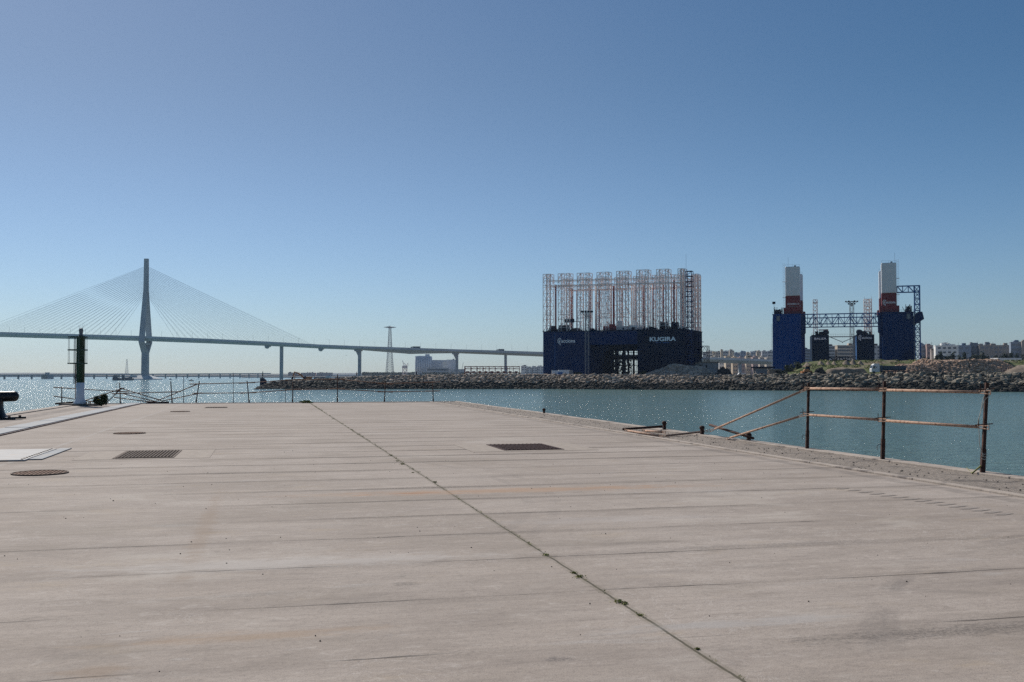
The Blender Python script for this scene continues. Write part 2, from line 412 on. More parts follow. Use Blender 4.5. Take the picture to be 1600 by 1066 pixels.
def blot(cv, cu, rv, ru, amt, colr, sc_=2.0):
    global col
    if colr[0] < .2: ru *= 1.25; amt = N.math('MULTIPLY', N.ramp(spk, .40, .60, .15, 1), amt)
    a = N.math('DIVIDE', N.math('SUBTRACT', V_, cv), rv); c = N.math('DIVIDE', N.math('SUBTRACT', U_, cu), ru)
    r2 = N.math('SQRT', N.math('ADD', N.math('MULTIPLY', a, a), N.math('MULTIPLY', c, c)))
    r2 = N.math('ADD', r2, N.math('MULTIPLY', N.math('SUBTRACT', N.noise(N.scale(tc, (1.1, 3.2, 1)), sc_, 6, .75), .5), 3.2))
    mr = N.ramp(r2, .25, 1.05, 1, 0); col = N.mix(N.math('MULTIPLY', mr, amt), col, colr)
blot(3.35, 13.95, 3.5, .34, .6, (.42, .265, .165))       # orange rust streak
blot(1.9, 13.9, .6, .10, .5, (.34, .17, .09))
blot(-.62, 11.5, .12, 4.0, .42, (.30, .225, .165))         # brown run
blot(-.1, 6.55, .9, .16, .42, (.36, .25, .16))
blot(-.9, 5.95, .22, .16, .35, (.28, .19, .12))
blot(.2, 9.0, 2.3, .34, .5, (.50, .47, .44))
blot(3.7, 10.9, 1.6, .30, .35, (.42, .39, .37))
blot(2.9, 6.15, 1.2, .14, .45, (.40, .39, .38))
blot(1.05, 7.9, .14, .07, .6, (.12, .11, .10), 5)
blot(1.62, 5.62, .13, .05, .7, (.11, .10, .10), 5)
blot(3.45, 9.3, .6, .10, .5, (.15, .13, .12), 4)
blot(4.9, 8.9, 2.2, .10, .5, (.14, .125, .115), 4)
blot(4.4, 5.65, 1.7, .14, .75, (.125, .11, .10), 5)
blot(7.6, 6.9, 2.6, .16, .5, (.16, .14, .125), 5)
dots = N.n('ShaderNodeTexVoronoi'); N.link(tc, dots.inputs['Vector']); dots.inputs['Scale'].default_value = 5
col = N.mix(N.ramp(dots.outputs['Distance'], .02, .05, .5, 0), col, (.08, .07, .065))
edge_patch = None
N.link(col, b.inputs['Base Color']); b.inputs['Roughness'].default_value = .88; b.inputs['Specular IOR Level'].default_value = .25
hh = N.math('ADD', N.math('MULTIPLY', n3, .6), N.math('MULTIPLY', n4, .4))
hh = N.math('ADD', hh, N.math('MULTIPLY', N.math('MULTIPLY', spk, band), 1.2))
hh = N.math('SUBTRACT', hh, N.math('MULTIPLY', thin, 2.0))
hh = N.math('ADD', hh, N.math('MULTIPLY', n1, 3.0))
N.bump(hh, .55, .008, b)
M['concrete'] = m
q = MB()
q.add([(VL,-40,0),(VR,-40,0),(VR,UE,0),(VL,UE,0),(VL,-40,-7),(VR,-40,-7),(VR,UE,-7),(VL,UE,-7)], [(0,1,2,3),(4,7,6,5),(0,4,5,1),(1,5,6,2),(2,6,7,3),(3,7,4,0)])
quay = struct('quay_ground', q, m, 'wide weathered concrete quay deck with stained crosswise joints', 'quay', loc=(0,0,0), rz=TH)

M['grit'] = mat('gritty_asphalt_band', (.275, .235, .198), .95, 0, .35, 14, (.135, .115, .10), .35, 1.6, bump=.8)
M['coping'] = mat('coping_concrete', (.40, .345, .295), .9, 0, .15, 3, (.18, .155, .14), .35, 1.6, bump=.4)
o = MB().add([(9.77,-40,.004),(11.16,-40,.004),(11.16,UE-.4,.004),(9.77,UE-.4,.004)], [(0,1,2,3)]).build('edge_strip', M['grit'], quay)
cp = MB()
rr = random.Random(3); u = -40
while u < UE:
    L = rr.uniform(2.6, 3.4); u2 = min(UE, u+L)
    cp.bevbox(11.17, VR+.02+rr.uniform(-.01,.01), u+.008, u2-.008, -.35, .035+rr.uniform(-.006,.006), .012); u = u2
cp.build('coping', M['coping'], quay)
cb = MB(); u = -40
while u < UE:
    u2 = min(UE-.4, u+rr.uniform(2.8, 3.2))
    if u2 <= u: break
    cb.bevbox(9.62, 9.77, u+.006, u2-.006, -.1, .03, .008); u = u2
cb.build('kerb', M['coping'], quay)
cb = MB(); u = -40
while u < UE-.5:
    u2 = min(UE-.4, u+3); cb.bevbox(VL-.02, -9.95, u+.006, u2-.006, -.35, .04, .012); u = u2
v = VL
cb2 = MB()
while v < VR-.1:
    v2 = min(VR, v+3); cb2.bevbox(v+.006, v2-.006, UE-.4, UE+.02, -.35, .03, .012); v = v2
cb.build('coping', M['coping'], quay); cb2.build('coping', M['coping'], quay)
# tyre prints
tm = MB(); M['tyremark'] = mat('tyre_print', (.275, .242, .215), .9, 0, .2, 12)
for i in range(15):
    p = G(1312 + i*18.0, 764 + i*2.75 + (0 if i < 8 else (i-8)*.3)); v, u = toQ(p); L = .26 - .08*abs(i-9)/9
    tm.add([(v-L*.5,u-.02,.004),(v-L*.5+.12,u-.05,.004),(v+L*.5+.1,u+.035,.004),(v+L*.5,u+.065,.004)], [(0,1,2,3)])
tm.build('tyre_print', M['tyremark'], quay)

# pebbles and weeds along the joint
gr = MB(); rg = random.Random(5)
for i in range(360):
    u = 3.5 + 22*rg.random()**1.5; v = rg.uniform(-8, 9.4); s = rg.uniform(.003, .0075)*(1.6 if rg.random() < .08 else 1)
    p = Q(v, u); gr.rock((p.x, p.y, s*.5), s, s, s*.8, rg)
for i in range(700):
    u = rg.uniform(3, 60); v = rg.uniform(9.8, 11.1); s = rg.uniform(.006, .018); p = Q(v, u); gr.rock((p.x, p.y, .004+s*.4), s, s, s*.7, rg)
M['pebble'] = mat('dark_pebble', (.07, .06, .055), .9)
struct('gravel', gr, M['pebble'], 'scattered dark grit and pebbles on the quay concrete', 'gravel', kind='stuff')
wd = MB(); rw = random.Random(8)
def tuft(mb, x, y, s, n, rnd, z=0, flat=.6, L=None):
    for k in range(n):
        a = rnd.uniform(0, 6.28); r = abs(rnd.gauss(0, s*.5))
        mb.leaf((x+r*math.cos(a), y+r*math.sin(a), z+rnd.random()**1.3*s*flat+.004), (L or s*.28)*rnd.uniform(.6, 1.2), rnd)
for i in range(260):
    u = 4 + 57*rw.random(); p = Q(2.44 + rw.gauss(0, .012), u)
    tuft(wd, p.x, p.y, rw.uniform(.010, .024)*(1+u/28), 6, rw)
for px, py, s in ((853,868,.07),(905,902,.11),(897,896,.07),(968,941,.12),(975,944,.08),(680,754,.10),(621,721,.10),(628,726,.16),(610,712,.12),(560,679,.14),(552,674,.12),(520,655,.14),(534,662,.12),(645,739,.06),(1000,962,.05),(1090,1015,.04)):
    p = G(px, py); tuft(wd, p.x, p.y, s*.42, 60, rw, flat=.18, L=.008+s*.035)
struct('weeds', wd, M['weed'], 'low green weeds growing along the long joint of the quay', 'weeds', kind='stuff')

# grates, covers, plates
def grate(name, label, cat, px0, px1, py, du, mat_b, nbx, nby, group=None, skew=0.0, dv=None):
    c = G((px0+px1)/2, py); v, u = toQ(c)
    a = toQ(G(px0, py))[0]; bb = toQ(G(px1, py))[0]; w = dv or (bb-a)
    t = thing(name, label, cat, c, TH, group)
    MB().add([(-w/2,-du/2,.006),(w/2,-du/2,.006),(w/2,du/2,.006),(-w/2,du/2,.006)], [(0,1,2,3)]).build('pit', M['pit'], t)
    f = MB()
    for x0, x1, y0, y1 in ((-w/2-.04,w/2+.04,-du/2-.04,-du/2),(-w/2-.04,w/2+.04,du/2,du/2+.04),(-w/2-.04,-w/2,-du/2,du/2),(w/2,w/2+.04,-du/2,du/2)):
        f.box(x0,x1,y0,y1,-.02,.014)
    f.build('frame', mat_b, t)
    s = MB()
    for i in range(nbx):
        x = -w/2 + (i+.5)*w/nbx; s.box(x-.010,x+.010,-du/2,du/2,.007,.022)
    for i in range(nby):
        y = -du/2 + (i+.5)*du/nby; s.box(-w/2,w/2,y-.012,y+.012,.007,.0195)
    s.build('bars', mat_b, t); return t
PCH = mat('patched_concrete', (.355, .305, .258), .9, 0, .12, 5, bump=.3)
def patch(px, py, w, d, name='concrete_patch', holew=0, holed=0):
    c = G(px, py); t = MB(); z = .004
    if holew:
        for x0, x1, y0, y1 in ((-w/2,-holew/2,-d/2,d/2),(holew/2,w/2,-d/2,d/2),(-holew/2,holew/2,-d/2,-holed/2),(-holew/2,holew/2,holed/2,d/2)):
            t.add([(x0,y0,z),(x1,y0,z),(x1,y1,z),(x0,y1,z)], [(0,1,2,3)])
    v, u = toQ(c); ob = t.build(name, PCH, quay); ob.location = (v, u, 0)
patch(232, 710.5, 2.5, 2.35, holew=1.14, holed=1.95)
patch(818, 699, 2.75, 2.4, holew=1.32, holed=1.9)
grate('drain_grate', 'square rusty iron grid in the left foreground of the quay', 'grate', 192, 274, 710.5, 1.9, M['grate'], 16, 16, 'rectangular grates set in the quay', dv=1.04)
grate('service_pit_grate', 'dark red rusted grid over a service pit right of the weedy joint', 'grate', 790, 848, 699, 1.8, M['darkgrate'], 13, 9, 'rectangular grates set in the quay', dv=1.24)
grate('drain_grate', 'small dark rectangular grate near the far end of the quay', 'grate', 322, 354, 637, 1.0, M['grate'], 8, 8, 'rectangular grates set in the quay')
M['covermetal'] = mat('worn_cover_plate', (.34, .295, .255), .85, 0, .2, 8)
def cover(px0, px1, py, label):
    c = G((px0+px1)/2, py); w = (G(px1, py) - G(px0, py)).length; r = w/2
    t = thing('manhole_cover', label, 'manhole cover', c, TH, 'round manhole covers in the quay')
    MB().lathe([(r,-.01),(r,.007)], n=32).build('plate', M['covermetal'], t)
    rim = MB()
    for i in range(32):
        a, a2 = 2*math.pi*i/32, 2*math.pi*(i+1)/32
        rim.tube((r*math.cos(a), r*math.sin(a), .01), (r*math.cos(a2), r*math.sin(a2), .01), .016, 4)
    rim.build('rim', M['grate'], t)
    br = MB(); n = 13
    for i in range(1, n):
        x = -r + 2*r*i/n; y = math.sqrt(r*r-x*x)
        br.box(x-.009, x+.009, -y, y, .008, .016); br.box(-y, y, x-.009, x+.009, .008, .014)
    br.build('bars', M['rust'], t)
cover(22, 103, 740, 'round gridded iron manhole cover nearest the camera at the left')
cover(179, 226, 677.5, 'round manhole cover between the left square grid and the beacon')
cover(267, 296, 643.5, 'small far round manhole cover short of the broken end railing')
t = thing('steel_plate', 'pale chequered steel plate with dark edge at the left frame side', 'plate', G(20, 712), TH)
MB().bevbox(-1.9, .55, -1.55, 1.45, .004, .03, .008).build('plate', M['paleplate'], t)
MB().bevbox(.56, .80, -1.3, 1.75, .004, .022, .006).build('flange', M['steel'], t)
for i in range(14): MB().lathe([(.022,.03),(.022,.04),(.01,.044)], (.48, -1.45+i*.21, 0), 8).build('bolt', M['grate'], t)
st = MB(); u = -5; rs = random.Random(4)
while u < 60.5:
    L = 2.4; st.bevbox(-7.62, -6.92+rs.uniform(-.015,.015), u+.01, u+L-.01, .004, .045+rs.uniform(0,.012), .01); u += L
t = thing('duct_cover_strip', 'long strip of grey steel duct covers running down the left of the quay', 'duct cover', (0,0,0), TH)
st.build('cover_plates', M['steel'], t)
sk = MB(); sk.box(-6.90, -6.84, -5, 60.5, .004, .03); sk.build('edge_angle', M['darkgrate'], t)

# ------------------------------------------------------------------ bollard
bp = G(-12, 655); bp.z = 0
t = thing('mooring_bollard', 'big black cast iron mooring bollard at the left edge of the picture', 'bollard', bp, TH+R(8))
s = 1.0
b_ = MB(); b_.lathe([(.62,0),(.62,.05),(.50,.09),(.42,.22),(.37,.42),(.36,.62),(.38,.74),(.30,.80)], n=32)
b_.build('column', M['black'], t)
hn = MB()
for ang, L in ((0, .88), (180, .88), (262, .55)):
    d = Vector((math.cos(R(ang)), math.sin(R(ang)), .02)); c = Vector((0,0,.82))
    hn.tube(c - d*.1, c + d*(L-.16), .20, 20, .19, cap=False)
    prev = .19
    for k in range(1, 6):
        q0 = L-.16+.16*(k-1)/5; q1 = L-.16+.16*k/5; r1 = .19*math.sqrt(max(0.02, 1-(k/5)**2))
        hn.tube(c+d*q0, c+d*q1, prev, 20, r1, cap=(k == 5)); prev = r1
hn.lathe([(.22,.80),(.27,.90),(.22,1.0),(.10,1.03)], n=24)
hn.build('horn', M['black'], t)
ft = MB()
for k in range(6):
    a = R(k*60+12); mm = Matrix.Rotation(a, 4, 'Z'); ft.bevbox(.45, 1.12, -.13, .13, 0, .07, .02, mm)
ft.build('base_plate', M['black'], t)
for k in range(6):
    a = R(k*60+12); MB().lathe([(.05,.07),(.05,.12),(.02,.13)], (.92*math.cos(a), .92*math.sin(a), 0), 8).build('bolt', M['rust'], t)

# ------------------------------------------------------------------ beacon
bc = G(125, 634); Y0 = bc.y; sc_ = Y0/1600
def bz(py): return P(125, py, Y0).z
t = thing('harbour_beacon', 'green and white harbour light column with caged ladder at the far left quay corner', 'beacon', bc, 0)
MB().bevbox(-.95, 1.0, -.45, .5, 0, .10, .02).build('plinth', M['plinth'], t)
MB().lathe([(.34,.10),(.33,.16),(.26,.28),(.215,.42),(.208,bz(598))], n=28).build('white_column', M['bwhite'], t)
MB().lathe([(.209,bz(598)),(.209,bz(527)),(.235,bz(526.5)),(.235,bz(525.5)),(.05,bz(525))], n=28).build('green_column', M['green'], t)
ln = MB().lathe([(.10,bz(525)),(.13,bz(523.5)),(.085,bz(522.5)),(.105,bz(519)),(.115,bz(516)),(.09,bz(514)),(.02,bz(513))], n=20).build('lantern', M['grey'], t)
sp_ = MB()
for x, lean in ((-.14,-.03),(-.07,.0),(.07,.0),(.14,.03)):
    sp_.tube((x*.5,0,bz(514)), (x+lean,0,bz(507.5)), .006, 4)
sp_.tube((-.1,0,bz(513.3)),(.1,0,bz(513.3)), .012, 4); sp_.build('bird_spikes', M['grey'], ln)
rg_ = .50
for py in (526.8, 547, 568):
    cg = MB(); z = bz(py); n = 28
    for i in range(n):
        a, a2 = 2*math.pi*i/n, 2*math.pi*(i+1)/n
        q = []
        for rr_, zz in ((rg_, z-.03), (rg_-.05, z-.03), (rg_-.05, z+.03), (rg_, z+.03)):
            q += [(-.165+rr_*math.cos(a), rr_*math.sin(a), zz), (-.165+rr_*math.cos(a2), rr_*math.sin(a2), zz)]
        cg.add(q, [(0,1,7,6),(1,0,2,3),(2,4,5,3),(4,6,7,5)])
    cg.box(-.165-rg_+.02, -.19, -.05, .05, z-.03, z+.03); cg.box(.19, .165+.165, -.05, .05, z-.03, z+.03)
    cg.build('cage_hoop', M['green'], t)
cr = MB()
for k in range(6):
    a = R(k*60); cr.tube((-.165+rg_*math.cos(a), rg_*math.sin(a), bz(568)), (-.165+rg_*math.cos(a), rg_*math.sin(a), bz(526.8)), .010, 5)
for x in (-.30, -.24):
    cr.tube((x, -.12, bz(600)), (x, -.12, bz(527)), .018, 5)
cr.build('cage_rods', M['grey'], t)
cd = MB(); cd.path([(-.23,-.05,.1),(-.24,-.05,.9),(-.21,-.1,1.3),(-.225,-.08,bz(590)),(-.215,-.08,bz(568))], .02, 6); cd.build('conduit', M['rust'], t)
for x in (.35, .5, .62, .78, .88): MB().lathe([(.03,.10),(.03,.2),(.012,.21)], (x, -.2+.12*(x*10 % 2), 0), 8).build('anchor_bolt', M['dkrust'], t)

def leafy(name, label, cat, c, rx, ry, rz, n, ls, m_, seed, clumps=14, stems=True, flowers=0, group=None, tr=0.0, zlo=0.15):
    rnd = random.Random(seed); t = thing(name, label, cat, c, 0, group); mb = MB(); sm = MB(); fl = MB()
    cl = []
    for k in range(clumps):
        a = rnd.uniform(0, 6.28); q = rnd.random()**.5; zz = rnd.uniform(zlo, 1)
        w = math.sqrt(max(.08, 1-(2*zz-1.0)**2)) if tr else math.sqrt(max(.1, 1-zz*zz*.8))
        cl.append((Vector((rx*q*w*math.cos(a)*.8, ry*q*w*math.sin(a)*.8, tr + rz*zz*.9)), rnd.uniform(.22, .42)))
    for k in range(n):
        p, s = rnd.choice(cl)
        d = Vector((rnd.gauss(0,1), rnd.gauss(0,1), rnd.gauss(0,1))).normalized()*rnd.random()**.4
        q = p + Vector((d.x*rx*s, d.y*ry*s, d.z*rz*s*.7))
        if q.z < .01: q.z = .01
        mb.leaf(q, ls*rnd.uniform(.6, 1.3), rnd)
    mb.build('crown' if tr else 'foliage', m_, t)
    if stems or tr:
        if tr: sm.tube((0,0,-.5), (rx*.05,0,tr+rz*.35), rx*.10, 7, rx*.05)
        for p, s in cl[:7]: sm.tube((0,0,tr*.8), p, rx*.035, 5, rx*.012)
        sm.build('trunk' if tr else 'stem', M['bark'], t)
    if flowers:
        for k in range(flowers):
            p, s = rnd.choice(cl); q = p + Vector((rnd.uniform(-1,1)*rx*s, rnd.uniform(-1,0)*ry*s, rz*s*.8)); fl.rock(q, .025, .025, .02, rnd)
        tag(fl.build('flowers', M['flower'], t), kind='stuff')
    return t
leafy('shrub', 'dark green bush with yellow flowers right of the beacon', 'bush', G(158.5, 634.5), .50, .42, .66, 2000, .055, M['bush'], 23, flowers=26)
leafy('weed_clump', 'low green weed clump where the long joint meets the quay end', 'weed', G(478, 630), .45, .22, .14, 500, .05, M['weed'], 22, stems=False)

# ------------------------------------------------------------------ scaffold railings
def fork(mb, a, b, r):
    # flattened slotted pipe end from a (tube side) to b
    a = Vector(a); b = Vector(b); s = Vector((0,0,r*1.05))
    mb.tube(a+s*.6, b+s, r*.32, 5); mb.tube(a-s*.6, b-s, r*.32, 5)
    for f in (.5, 1.0):
        p = a.lerp(b, f); mb.tube(p+s, p-s, r*.32, 5)
def pipe(label_parent, a, b, r=.024, m_='rustlt', forks=(1,1), L=.28, name='rail', sag=0.0):
    a = Vector(a); b = Vector(b); d = (b-a).normalized(); t1 = a + d*(L if forks[0] else 0); t2 = b - d*(L if forks[1] else 0)
    mb = MB(); mb.tube(t1, t2, r, 12)
    if forks[0]: fork(mb, t1, a, r)
    if forks[1]: fork(mb, t2, b, r)
    off = label_parent.location if label_parent else None
    o = mb.build(name, M[m_], label_parent, off); return o
PV = 11.27
def post(parent, px0, py0, px1, py1, v=PV, r=.025, m_='dkrust', u=None):
    base = G(px0, py0) if u is None else EU(px0, py0, u); vv = toQ(base)[0]
    d = ray(px1, py1)
    # top at the same depth as the base
    top = P(px1, py1, base.y); mb = MB()
    off = parent.location if parent else Vector((0,0,0))
    mb.box(-r, r, -r, r, 0, 1, Matrix.Translation(base) @ (top-base).to_track_quat('Z', 'Y').to_matrix().to_4x4() @ Matrix.Diagonal((1,1,(top-base).length,1)))
    mb.box(-r*1.3, r*1.3, -r*1.3, r*1.3, 0, .42, Matrix.Translation(base) @ (top-base).to_track_quat('Z', 'Y').to_matrix().to_4x4())
    mb.build('post', M[m_], parent, off); return base, top
b1 = G(1262, 703)
t = thing('scaffold_railing', 'standing three post rusty tube railing along the right edge of the quay', 'railing', b1)
posts = []
for a in ((1261, 703.5, 1263.5, 598), (1379, 720.5, 1382, 595.5), (1535, 742, 1542, 598)):
    posts.append(post(t, *a))
def onpost(k, py):
    b0, t0 = posts[k]; za = P(800, py, b0.y).z; f = (za-b0.z)/(t0.z-b0.z); return b0.lerp(t0, f)
fr_ = Vector((-.04, -.04, 0))
for k, ys in ((0, (607.5, 648)), (1, (609.5, 656.5)), (2, (613, 667.5))):
    pass
def rail(k0, y0, k1, y1, ext0=.13, ext1=.13):
    a, b = onpost(k0, y0)+fr_, onpost(k1, y1)+fr_; d = (b-a).normalized(); pipe(t, a-d*ext0, b+d*ext1, .026)
rail(0, 607, 1, 608.5); rail(1, 609.5, 2, 613); rail(0, 648, 1, 656); rail(1, 657, 2, 667.5)
for k, y in ((0, 646), (1, 655), (2, 666), (0, 606), (1, 607.5), (2, 611)):
    p = onpost(k, y); mb = MB(); mb.path([p+Vector((-.12,-.05,-.03)), p+Vector((-.12,-.05,.11)), ], .007, 5); mb.tube(p+Vector((-.18,-.05,.02)), p+Vector((.12,-.03,.04)), .009, 5)
    mb.build('clip', M['dkrust'], t, t.location)
for k, y in ((0, 680), (1, 695)):
    p = onpost(k, y); mb = MB(); mb.path([p, p+Vector((-.09,-.01,.0)), p+Vector((-.11,-.01,-.02)), p+Vector((-.115,-.01,-.1))], .007, 5)
    mb.build('hook', M['grey'], t, t.location)
# leaning pipes and fallen parts
def loose(name, label, cat, a, b, r=.024, m_='rustlt', forks=(1,1), group='loose rusty tubes of the broken railing', L=.28):
    a = Vector(a); b = Vector(b); t = thing(name, label, cat, a, 0, group)
    pipe(t, a, b, r, m_, forks, name='tube', L=L); return t
loose('fallen_rail', 'upper leaning rusty tube from the first standing post down to the quay edge', 'tube', EV(1110, 673.5, PV-.05), onpost(0, 608)+Vector((-.06,-.05,0)), forks=(1,1))
loose('fallen_rail', 'lower leaning rusty tube hanging from the mid clip of the first standing post', 'tube', EV(1133, 686.5, PV-.12), onpost(0, 648)+Vector((-.08,-.06,0)), forks=(1,1))
# bent posts on stubs
def stub(px, py, h, label, ln_=None, v=PV):
    c = G(px, py); t = thing('post_stub', label, 'post stub', c, TH, 'short stubs of broken railing posts')
    mb = MB(); mb.box(-.04, .04, -.04, .04, 0, h); mb.box(-.06,.06,-.06,.06,-.01,.02); mb.lathe([(.05,h-.03),(.07,h),(.075,h+.04),(.04,h+.08)], (0,0,0), 10); mb.build('stub', M['dkrust'], t)
    return c
stub(1170, 690, .13, 'dark stub carrying the bent post left of the standing railing')
stub(1097, 680.5, .18, 'dark stub beside the pair of crossed fallen tubes')
stub(1038, 673, .20, 'dark knobbed stub at the right end of the fallen dark post')
stub(850, 647, .16, 'small lone dark stub far along the right quay edge')
loose('bent_post', 'dark square post lying tilted across the two leaning tubes', 'post', EV(1109, 664, PV+.05), EV(1177, 685, PV+.0), .032, 'dkrust', (0,0))
loose('fallen_post', 'dark post lying flat with its end against the knobbed stub', 'post', G(973, 674)+Vector((0,0,.06)), G(1040, 672.5)+Vector((0,0,.12)), .035, 'dkrust', (0,0))
loose('fallen_rail', 'pale tube on the ground in front of the fallen dark post', 'tube', G(976, 675)+Vector((0,0,.05)), G(1036, 684)+Vector((0,0,.03)), .03)
loose('fallen_rail', 'second pale tube on the ground behind the front one', 'tube', G(1004, 675)+Vector((0,0,.04)), G(1040, 681)+Vector((0,0,.09)), .03)
loose('fallen_rail', 'orange brown tube sloping up towards the crossed leaning tubes', 'tube', G(1030, 684)+Vector((0,0,.03)), G(1110, 679)+Vector((0,0,.10)), .028)
t = thing('rope', 'thin pale rope tied down the nearest railing post', 'rope', posts[2][0])
mb = MB(); p0 = onpost(2, 614); pts = []
for i in range(15):
    f = i/14; q = p0.lerp(onpost(2, 712), f) + Vector((-.03-.09*math.sin(f*math.pi)-.01*math.sin(f*17), -.04, 0)); pts.append(q)
mb.path(pts, .006, 5)
mb.path([onpost(2, 611)+Vector((-.07,-.05,-.02)), onpost(2, 609)+Vector((0,-.06,.02)), onpost(2, 613)+Vector((.04,-.05,-.04)), onpost(2, 620)+Vector((-.05,-.05,-.05)), onpost(2, 640)+Vector((-.08,-.04,0))], .006, 5)
for z in (708, 712, 716): mb.path([onpost(2, z)+Vector((-.045,-.03,0)), onpost(2, z+2)+Vector((.0,-.045,0)), onpost(2, z)+Vector((.045,-.03,0))], .006, 5)
mb.build('strand', M['rope'], t, t.location)
t = thing('driftwood_stick', 'small forked stick at the foot of the nearest railing post', 'stick', G(1519, 742))
a = G(1519, 741.5)+Vector((0,0,.02)); mb = MB(); mb.tube(a, EV(1533, 728, PV-.05), .012, 5, .016); mb.tube(a, G(1510, 736)+Vector((0,0,.06)), .010, 5, .004); mb.build('twig', M['weed'], t, t.location)

# far end railing
UP = 61.75
def far_thing(name, label, cat, px, py, group=None):
    return thing(name, label, cat, EU(px, py, UP), 0, group)
def fpost(parent, x0, y0, x1, y1, r=.03, m_='dkrust', name='post'):
    a, b = EU(x0, y0, UP), EU(x1, y1, UP); a.z = min(a.z, .0); mb = MB(); mb.tube(a, b, r, 6); mb.tube(a, a.lerp(b, .18), r*1.4, 6)
    mb.build(name, M[m_], parent, parent.location)
def frail(parent, pts, r=.024, m_='rust', name='rail'):
    for (xa, ya), (xb, yb) in zip(pts, pts[1:]):
        a, b = EU(xa, ya, UP-.08), EU(xb, yb, UP-.08); mb = MB(); d = (b-a).normalized(); mb.tube(a-d*.15, b+d*.15, r, 6)
        for q in (a, b): mb.tube(q-d*.45, q+d*.45, r*1.25, 5)
        mb.build(name, M[m_], parent, parent.location)
t = far_thing('end_railing', 'sagging two rail tube railing across the far end of the quay', 'railing', 306, 631)
for a in ((306,631,311.5,595.5),(389.5,630.5,386,595),(457,630.5,457.8,596),(527,630.5,527.5,585),(600.5,629,602.3,596),(677,629,676,596)): fpost(t, *a)
frail(t, [(309,600),(386,598.3),(457.5,593.5),(527,592.8),(602,599.5),(676,597.2)])
frail(t, [(313,614.6),(388,614),(457.5,609),(527,608),(602,612.3),(676,611.2)])
t = far_thing('corner_railing', 'broken two rail railing behind the beacon at the left corner', 'railing', 96, 637)
fpost(t, 96.3, 637, 96.6, 604.5); fpost(t, 188.3, 633.5, 187, 598)
frail(t, [(97,606.3),(188,611.8)]); frail(t, [(97,621),(150,628.5)]); frail(t, [(188,615),(270,612.5)])
t = far_thing('leaning_post', 'single tilted post right of the broken corner railing', 'post', 269, 630.5); fpost(t, 269, 630.8, 266.8, 596)
for x, y0, y1, lab in ((286.8,631,587.5,'tall thin grey rod between the tilted post and the end railing'), (364.5,630.5,582.5,'tallest thin grey rod standing inside the end railing'), (446,630.5,609,'short thin rod left of the weed clump')):
    t = far_thing('thin_rod', lab, 'rod', x, y0, 'thin rods standing at the quay end'); fpost(t, x, y0, x, y1, .016, 'grey')
for i, (x0, y0, x1, y1, lab) in enumerate((
    (131,626.5,194,606.5,'long fallen tube sloping from the beacon up to the second corner post'),
    (166,631,190,606,'steep fallen tube just right of the flowering bush'),
    (191,607.5,252,626,'upper of three tubes sloping down to the pipe heap'),
    (189,614.5,244,628,'middle of three tubes sloping down to the pipe heap'),
    (178,621,242,629,'lowest of three tubes sloping down to the pipe heap'),
    (237,630.5,309,600,'steeper tube rising from the pipe heap to the end railing'),
    (252,627,315,614,'flatter tube rising from the pipe heap to the end railing'),
    (228,631.8,264,628.6,'dark tube lying flat on the pipe heap'),
    (86,637,120,628.5,'dark beam lying on the quay corner left of the beacon'))):
    t = far_thing('fallen_tube', lab, 'tube', x0, y0, 'tubes fallen from the end railing')
    a, b = EU(x0, y0, UP-.1), EU(x1, y1, UP-.1); a.z = max(a.z, .03)
    mb = MB(); mb.tube(a, b, .026 if i < 7 else .05, 6); d = (b-a).normalized(); mb.tube(b-d*.4, b, .034, 5); mb.build('tube', M['dkrust' if i in (1,7,8) else 'rust'], t, t.location)
t = far_thing('wire_hoop', 'thin bent wire hoop beside the second corner post', 'hoop', 182, 626)
mb = MB(); mb.path([EU(181.5,618,UP), EU(181.5,601,UP), EU(183,598.5,UP), EU(187,598.5,UP)], .012, 5); mb.build('wire', M['grey'], t, t.location)

# ================================================================== FAR SIDE
def ZY(py, Y): return P(800, py, Y).z
rk = random.Random(17)
# ------------------------------------------------------------------ land and rock shore
shore = [(402,608.5,606),(412,608,600),(430,607.8,596),(470,608,593),(520,608,591.3),(545,608,589),(600,608,587.2),(650,608,585.8),(760,608,584.8),(850,608,584.8),(1000,609,584.8),(1100,609.5,586),(1240,610.5,584.5),(1350,611.2,583.6),(1450,612,583),(1600,612.6,582),(1800,614,581.5)]
def shore_at(px):
    for (a, ya, ca), (b, yb, cb_) in zip(shore, shore[1:]):
        if px <= b:
            f = (px-a)/(b-a); return ya+(yb-ya)*f, ca+(cb_-ca)*f
    return shore[-1][1], shore[-1][2]
def shore_pt(px, s):
    yw, yc = shore_at(px); w = G(px, yw, SEA); d = Vector((w.x, w.y, 0)).normalized()
    top = ZY(yc, w.y + 12)
    p = w + d*(12*s); p.z = SEA + (top-.45-SEA)*s; return p, top
core = MB(); vs = []; fs = []
pxs = [402 + 8*i for i in range(175)]
for px in pxs:
    w, top = shore_pt(px, 0); c, _ = shore_pt(px, 1); d = Vector((w.x, w.y, 0)).normalized()
    n = .35*noise.noise(Vector((w.x*.2, w.y*.2, 0)))
    back = c + d*7; bb = back + d*8; bb.z = -7 if px < 620 else back.z - .4
    lo = w - d*3; lo.z = -7
    vs += [lo, w+Vector((0,0,-.5)), c+Vector((0,0,-.7+n)), back+Vector((0,0,-.5+n)), bb]
for i in range(len(pxs)-1):
    for k in range(4): a = i*5+k; fs.append((a, a+5, a+6, a+1))
core.add(vs, fs, True)
M['corem'] = mat('dark_rubble_core', (.030,.027,.024), .95, 0, .4, .6, bump=.6)
struct('embankment', core, M['corem'], 'dark rubble core under the rock armour across the channel', 'embankment')
m, nt, b = new_mat('armour_rock'); N = NB(nt)
ge = N.n('ShaderNodeNewGeometry'); rnd_ = ge.outputs['Random Per Island']; pos = ge.outputs['Position']
